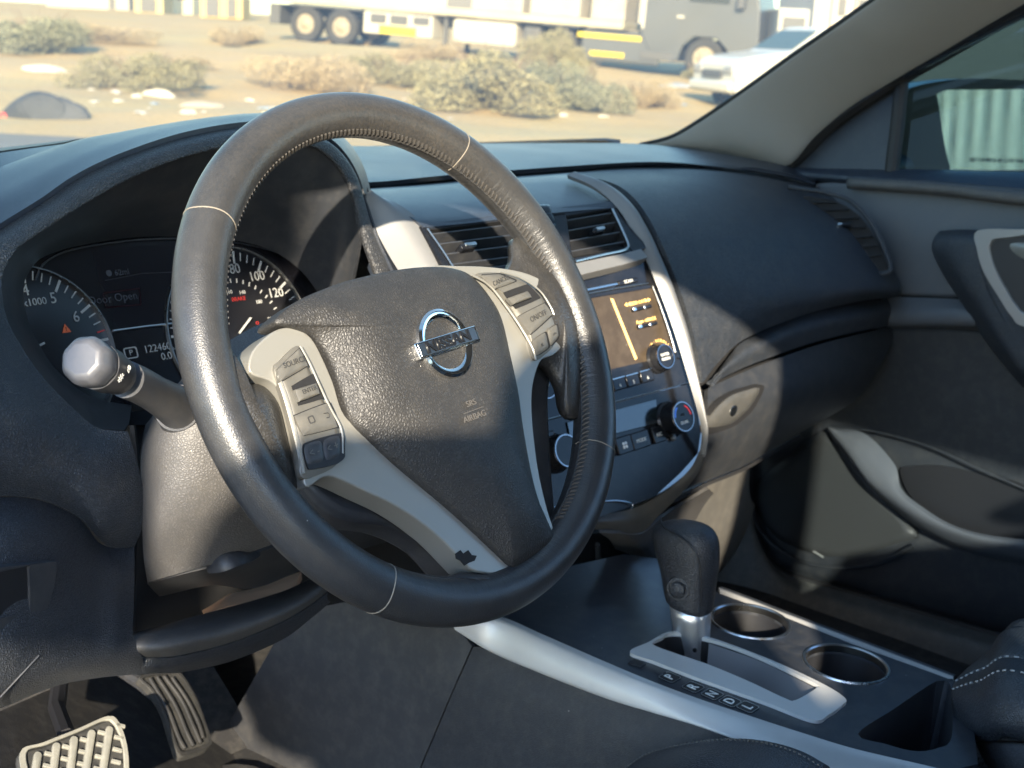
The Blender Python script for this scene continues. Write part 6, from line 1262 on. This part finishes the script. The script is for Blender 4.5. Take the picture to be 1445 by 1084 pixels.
tb('side_box', 1.35, 3.6, .05, .9, .42, 1.05, wht); tb('yellow_panel', 1.9, 3.1, .0, .06, .45, .68, yel, .005); tb('open_window', 1.6, 2.1, .0, .06, .74, 1.0, dk, .005); tb('open_window', 2.25, 2.8, .0, .06, .74, 1.0, dk, .005); tb('open_window', 3.0, 3.5, .0, .06, .78, 1.0, dk, .005)
tb('water_tank', 4.2, 6.2, .1, 1.0, .35, 1.05, wht, .12); tb('landing_leg', 3.85, 3.97, .3, .45, .05, 1.1, dk); tb('landing_leg', 3.85, 3.97, 2.0, 2.15, .05, 1.1, dk); tb('rear_underrun', -1.95, -1.6, .2, 2.3, .45, 1.05, dk); tb('mudguard', -1.2, 1.25, .0, .6, 1.02, 1.08, dk)
def wheel_(a, b, r=.52, name='wheel'):
    f = Frame(TF.w(a, b, r), tx, -ty); w_ = obj(name, lathe(f, (0, 0), [(r*.52, -.02), (r*.60, .03), (r*.90, .04), (r, -.0), (r, -.26), (r*.9, -.30), (0, -.30)], seg=36), tyre, truck, sharp=40)
    obj('hub', lathe(f, (0, 0), [(r*.56, .0), (r*.50, -.02), (r*.30, .01), (r*.16, .06), (r*.12, .10), (0, .10)], seg=28), hub, w_, sharp=30)
    for k in range(8): obj('hub_hole', lathe(f, (r*.40*math.cos(k*.785), r*.40*math.sin(k*.785)), [(r*.055, -.015), (r*.055, .006), (0, .006)], seg=8), dk, w_)
    return w_
for a in (-.6, .62): wheel_(a, .05); wheel_(a, 2.2)
wheel_(7.6, .05); wheel_(7.6, 2.2); wheel_(TL_, .05, .54); wheel_(TL_, 2.2, .54)
tb('side_skirt', 8.2, 10.5, .02, .2, .22, 1.05, gcab, .08); tb('fuel_tank', 6.4, 6.95, .1, .8, .4, 1.0, dk, .1)
for (a0, a1, h) in ((8.1, 9.95, .84), (8.5, 9.5, .36)):
    tb('reflective_strip', a0, a1, -.012, .02, h, h+.13, yel, .005)
    for k in range(int((a1-a0)/.12)): tb('strip_mark', a0+.05+k*.12, a0+.085+k*.12, -.018, -.012, h+.02, h+.11, dk, 0)
tb('rear_mudguard', 7.0, 8.15, .0, .7, 1.06, 1.12, gcab)
cab_o = [(9.9, 1.1), (9.9, 3.6), (10.3, 3.85), (12.4, 3.7), (12.9, 3.0), (13.15, 1.9), (13.25, .45), (TL_+.72, .42), (TL_+.60, .80), (TL_+.30, 1.08), (TL_-.30, 1.08), (TL_-.62, .80), (TL_-.74, .4), (10.3, .4)]
V = [RA+tx*a+tz*h+ty*b for b in (0., 2.45) for a, h in cab_o]; n = len(cab_o)
cab = obj('cab', (V, [tuple(range(n)), tuple(range(n, 2*n))[::-1]]+[(j, (j+1) % n, n+(j+1) % n, n+j) for j in range(n)]), gcab, truck, smooth=False, bevel=.05)
tb('door_window', 11.2, 12.3, -.02, .02, 2.0, 2.9, mat('dark cab glass', (.03, .035, .04), .1), .01, cab); tb('door_handle', 10.9, 11.1, -.04, .0, 1.55, 1.62, wht, .01, cab); tb('mirror', 12.55, 12.75, -.28, -.02, 1.9, 2.7, dk, .03, cab); tb('headlight', 13.0, 13.28, .1, .6, .75, 1.0, mat('headlight glass', (.7, .7, .68), .2), .04, cab); tb('bumper', 12.0, 13.35, .0, 2.45, .3, .62, gcab, .05, cab); tb('cab_step', TL_-.9-.9, TL_-.85, -.02, .3, .38, .6, dk, .02, cab); tb('grab_line', 9.92, 10.0, -.02, .02, 1.2, 3.4, wht, .01, cab)
cargo = mat('pale cargo', (.40, .37, .32), .7, var=.3, ns=2)
for i, (a, w_, h_, b_) in enumerate(((4.6, 1.6, .9, .5), (6.5, 1.5, 1.4, .3), (8.3, 1.0, 1.7, .4))):
    o = tb('cargo_crate', a, a+w_, b_, b_+1.5, 1.345, 1.345+h_, cargo, .03, None); tag(o, ['low pale crate on the middle of the flatbed', 'taller pale crate on the flatbed behind the cab', 'tallest narrow pale crate against the truck cab'][i], 'crate')
# ---- white car at the right, nose towards the truck
wc = thing('white_car', 'white car with its bonnet towards us, cut by the grey windscreen pillar', 'car', DS(27, 5.0))
W0 = DS(27, 4.15); wx = _sh*.93+_fh*.37; wx /= np.linalg.norm(wx); wy = np.cross([0, 0, 1.], wx); WF = lambda a, b, h: W0+wx*a+wy*b+np.array([0, 0, h])
prof = [(.0, .45), (.02, .75), (.12, .98), (.35, 1.08), (1.1, 1.20), (1.3, 1.24), (1.9, 1.62), (2.2, 1.74), (3.6, 1.74), (4.4, 1.60), (4.55, .9), (4.5, .4)]
hw = [.78, .84, .86, .88, .89, .89, .74, .70, .70, .70, .86, .84]
rows = []
for (a, h), k in zip(prof, hw): rows.append([WF(a, .9+s*k if abs(s) < 1.1 else .9, h if abs(s) < .95 else h-.06) for s in (-1, -.9, -.5, 0, .5, .9, 1)])
low_ = [WF(a, .9+s*.86, .38) for a in (0.02, 4.5) for s in (-1, 1)]
body_w = mat('white car paint', (.55, .54, .50), .3, coat=.4)
obj('body_shell', loft(rows, 24, 60), body_w, wc, sharp=40)
side = lambda b: ([WF(a, b, h) for a, h in [(p[0], p[1]-.04) for p in prof[:6]]+[(1.32, 1.24), (4.5, 1.22), (4.5, .38), (0.02, .38)]])
for b in (.04, 1.76): V = side(b); obj('side', (V, [tuple(range(len(V)))]), body_w, wc, smooth=False, solid=.02)
cg = mat('car glass', (.07, .10, .10), .3, spec=.3)
obj('windscreen', (lambda V: (V, [(0, 1, 2, 3)]))([WF(1.34, .14, 1.27), WF(1.34, 1.66, 1.27), WF(1.92, 1.58, 1.67), WF(1.92, .22, 1.67)]), cg, wc, smooth=False, solid=.02)
obj('side_window', (lambda V: (V, [(0, 1, 2, 3)]))([WF(1.5, .02, 1.25), WF(4.3, .02, 1.25), WF(4.0, .17, 1.66), WF(2.1, .17, 1.66)]), cg, wc, smooth=False, solid=.02)
obj('front_face', grid([[WF(.0, b, h) for b in (.1, .5, .9, 1.3, 1.7)] for h in (.35, .62, .90)]), body_w, wc, smooth=False, solid=.03)
for b in (.12, 1.38): obj('headlight', box(WF(.0, b+.15, .80), .08, .34, .16, np.stack([wx, wy, [0, 0, 1.]], 1)), mat('lamp', (.3, .3, .3), .15), wc, bevel=.03)
obj('grille', box(WF(-.03, .9, .72), .05, .8, .16, np.stack([wx, wy, [0, 0, 1.]], 1)), dk, wc, bevel=.02); obj('bumper', box(WF(-.04, .9, .48), .14, 1.7, .22, np.stack([wx, wy, [0, 0, 1.]], 1)), body_w, wc, bevel=.06)
for a in (.85, 3.6):
    for b in (.02, 1.6):
        f = Frame(WF(a, b, .34), wx, -wy); w_ = obj('wheel', lathe(f, (0, 0), [(.2, .0), (.24, .02), (.33, .01), (.34, -.02), (.34, -.2), (0, -.2)], seg=28), tyre, wc, sharp=40); obj('rim', lathe(f, (0, 0), [(.2, .0), (.15, -.02), (.05, .01), (0, .01)], seg=20), hub, w_)
# ---- far vehicles and buildings
def farbox(name, px0, px1, d, z0, z1, dep, m, label, cat, extra=None):
    s0 = (px0-722.5)/CF*d; s1 = (px1-722.5)/CF*d; q = DS(d, (s0+s1)/2); t = thing(name, label, cat, q)
    Rm = np.stack([_sh, _fh, [0, 0, 1.]], 1); obj('walls', box(DS(d+dep/2, (s0+s1)/2, q[2]+(z0+z1)/2), abs(s1-s0), dep, z1-z0, Rm), m, t, smooth=False, bevel=.05)
    for nm, fx, fz, fw2, fh2, mm in extra or []:
        obj(nm, box(DS(d-.04, s0+(s1-s0)*fx, q[2]+z0+(z1-z0)*fz), abs(s1-s0)*fw2, .12, (z1-z0)*fh2, Rm), mm, t, smooth=False)
    return t
win = mat('far opening', (.12, .12, .12), .6); ych = mat('pale yellow wall', (.48, .41, .22), .8, var=.15, ns=.4); pw_ = mat('pale wall', (.42, .39, .34), .8, var=.15, ns=.3)
farbox('site_cabin', 62, 175, 95, 0, 3.2, 6, pw_, 'long pale cabin at the top left beyond the bushes', 'cabin', [('window', .2, .55, .1, .3, win), ('window', .5, .55, .1, .3, win), ('door', .8, .4, .07, .75, win)])
farbox('yellow_container', 182, 222, 85, 0, 2.6, 2.4, ych, 'yellow container left of the flatbed trailer', 'container', [('door', .5, .45, .5, .8, win)])
farbox('site_cabin', 232, 262, 90, 0, 2.8, 4, mat('cream wall', (.7, .62, .42), .8), 'narrow cream cabin between the yellow containers', 'cabin', [('window', .5, .5, .4, .3, win)])
farbox('yellow_container', 272, 330, 80, 0, 2.3, 2.4, mat('ochre wall', (.55, .42, .2), .8), 'ochre container just behind the trailer tail', 'container', [('door', .3, .45, .3, .8, win), ('door', .75, .45, .2, .8, win)])
farbox('white_van', 1058, 1100, 36, .25, 2.0, 4, wht, 'bright white van behind the truck nose', 'van', [('rear_window', .5, .75, .7, .25, win)])
farbox('warehouse', 560, 900, 130, 0, 9, 20, pw_, 'long pale warehouse behind the flatbed truck', 'building', [('door', .2, .3, .12, .5, win), ('door', .5, .3, .12, .5, win), ('door', .8, .3, .12, .5, win)])
farbox('grey_building', 1105, 1290, 110, 0, 7, 16, mat('hazy wall', (.52, .50, .48), .8, var=.2, ns=.2), 'hazy building at the top right beyond the white car', 'building', [('window', .2, .6, .06, .2, win), ('window', .35, .6, .06, .2, win), ('window', .5, .6, .06, .2, win), ('door', .7, .3, .1, .5, win)])
for i, (px, h) in enumerate(((1128, 6.5), (1160, 5.5), (1186, 7))):
    q = DS(60, (px-722.5)/CF*60); o = obj('lamp_pole', tube([q, q+np.array([0, 0, h])], .11, seg=8), mat('rusty pole', (.45, .34, .26), .7), None); tag(o, ['left pole', 'middle pole', 'right pole'][i]+' of the three standing beyond the white car', 'pole', 'poles beyond the white car')
# dark container beyond the tinted passenger window
dcm = mat('dark container paint', (.020, .026, .03), .6, var=.3, ns=1)
p0 = CP+ray(1268, 60)*13; t = thing('dark_container', 'dark teal container seen through the tinted passenger window', 'container', (p0[0], p0[1], -.95))
ex_ = np.array([.62, -.78, 0]); ey_ = np.array([.78, .62, 0]); Rm = np.stack([ex_, ey_, [0, 0, 1.]], 1)
obj('walls', box(p0+ex_*4.2+ey_*1.3+np.array([0, 0, -p0[2]+.75]), 8.0, 2.4, 3.4, Rm), dcm, t, smooth=False, bevel=.03)
# corrugated wall that the door mirror shows
cw = thing('corrugated_wall', 'pale corrugated metal wall reflected in the door mirror', 'wall', (1.5, -8.5, -.95))
wd = np.array([.35, .937, 0]); wn = np.array([-.937, .35, 0]); W1 = np.array([1.75, -8., 0]); cwm = mat('pale corrugated sheet', (.62, .62, .54), .5, var=.12, ns=.5)
for k in range(34):
    c_ = W1+wd*((k-26)*.30); V, F = [], []
    pr_ = [(.11, -.04), (.11, -.01), (.13, .01), (.20, .015), (.27, .01), (.30, -.01)]
    V = [c_+wd*a+wn*h+np.array([0, 0, z]) for a, h in pr_ for z in (-.95, 3.0)]; F = [(2*i, 2*i+2, 2*i+3, 2*i+1) for i in range(5)]
    obj('wall_panel', (V, F), cwm, cw, smooth=False, solid=.004)

obj('groove_shade_sheet', (lambda V: (V, [(0, 1, 3, 2)]))([W1+wd*a-wn*.06+np.array([0, 0, z]) for a in (-8.2, 2.6) for z in (-.95, 3.0)]), mat('painted groove shade', (.05, .06, .06), .9), cw, smooth=False, solid=.01)  # dark sheet stands in for shade in the wall's grooves
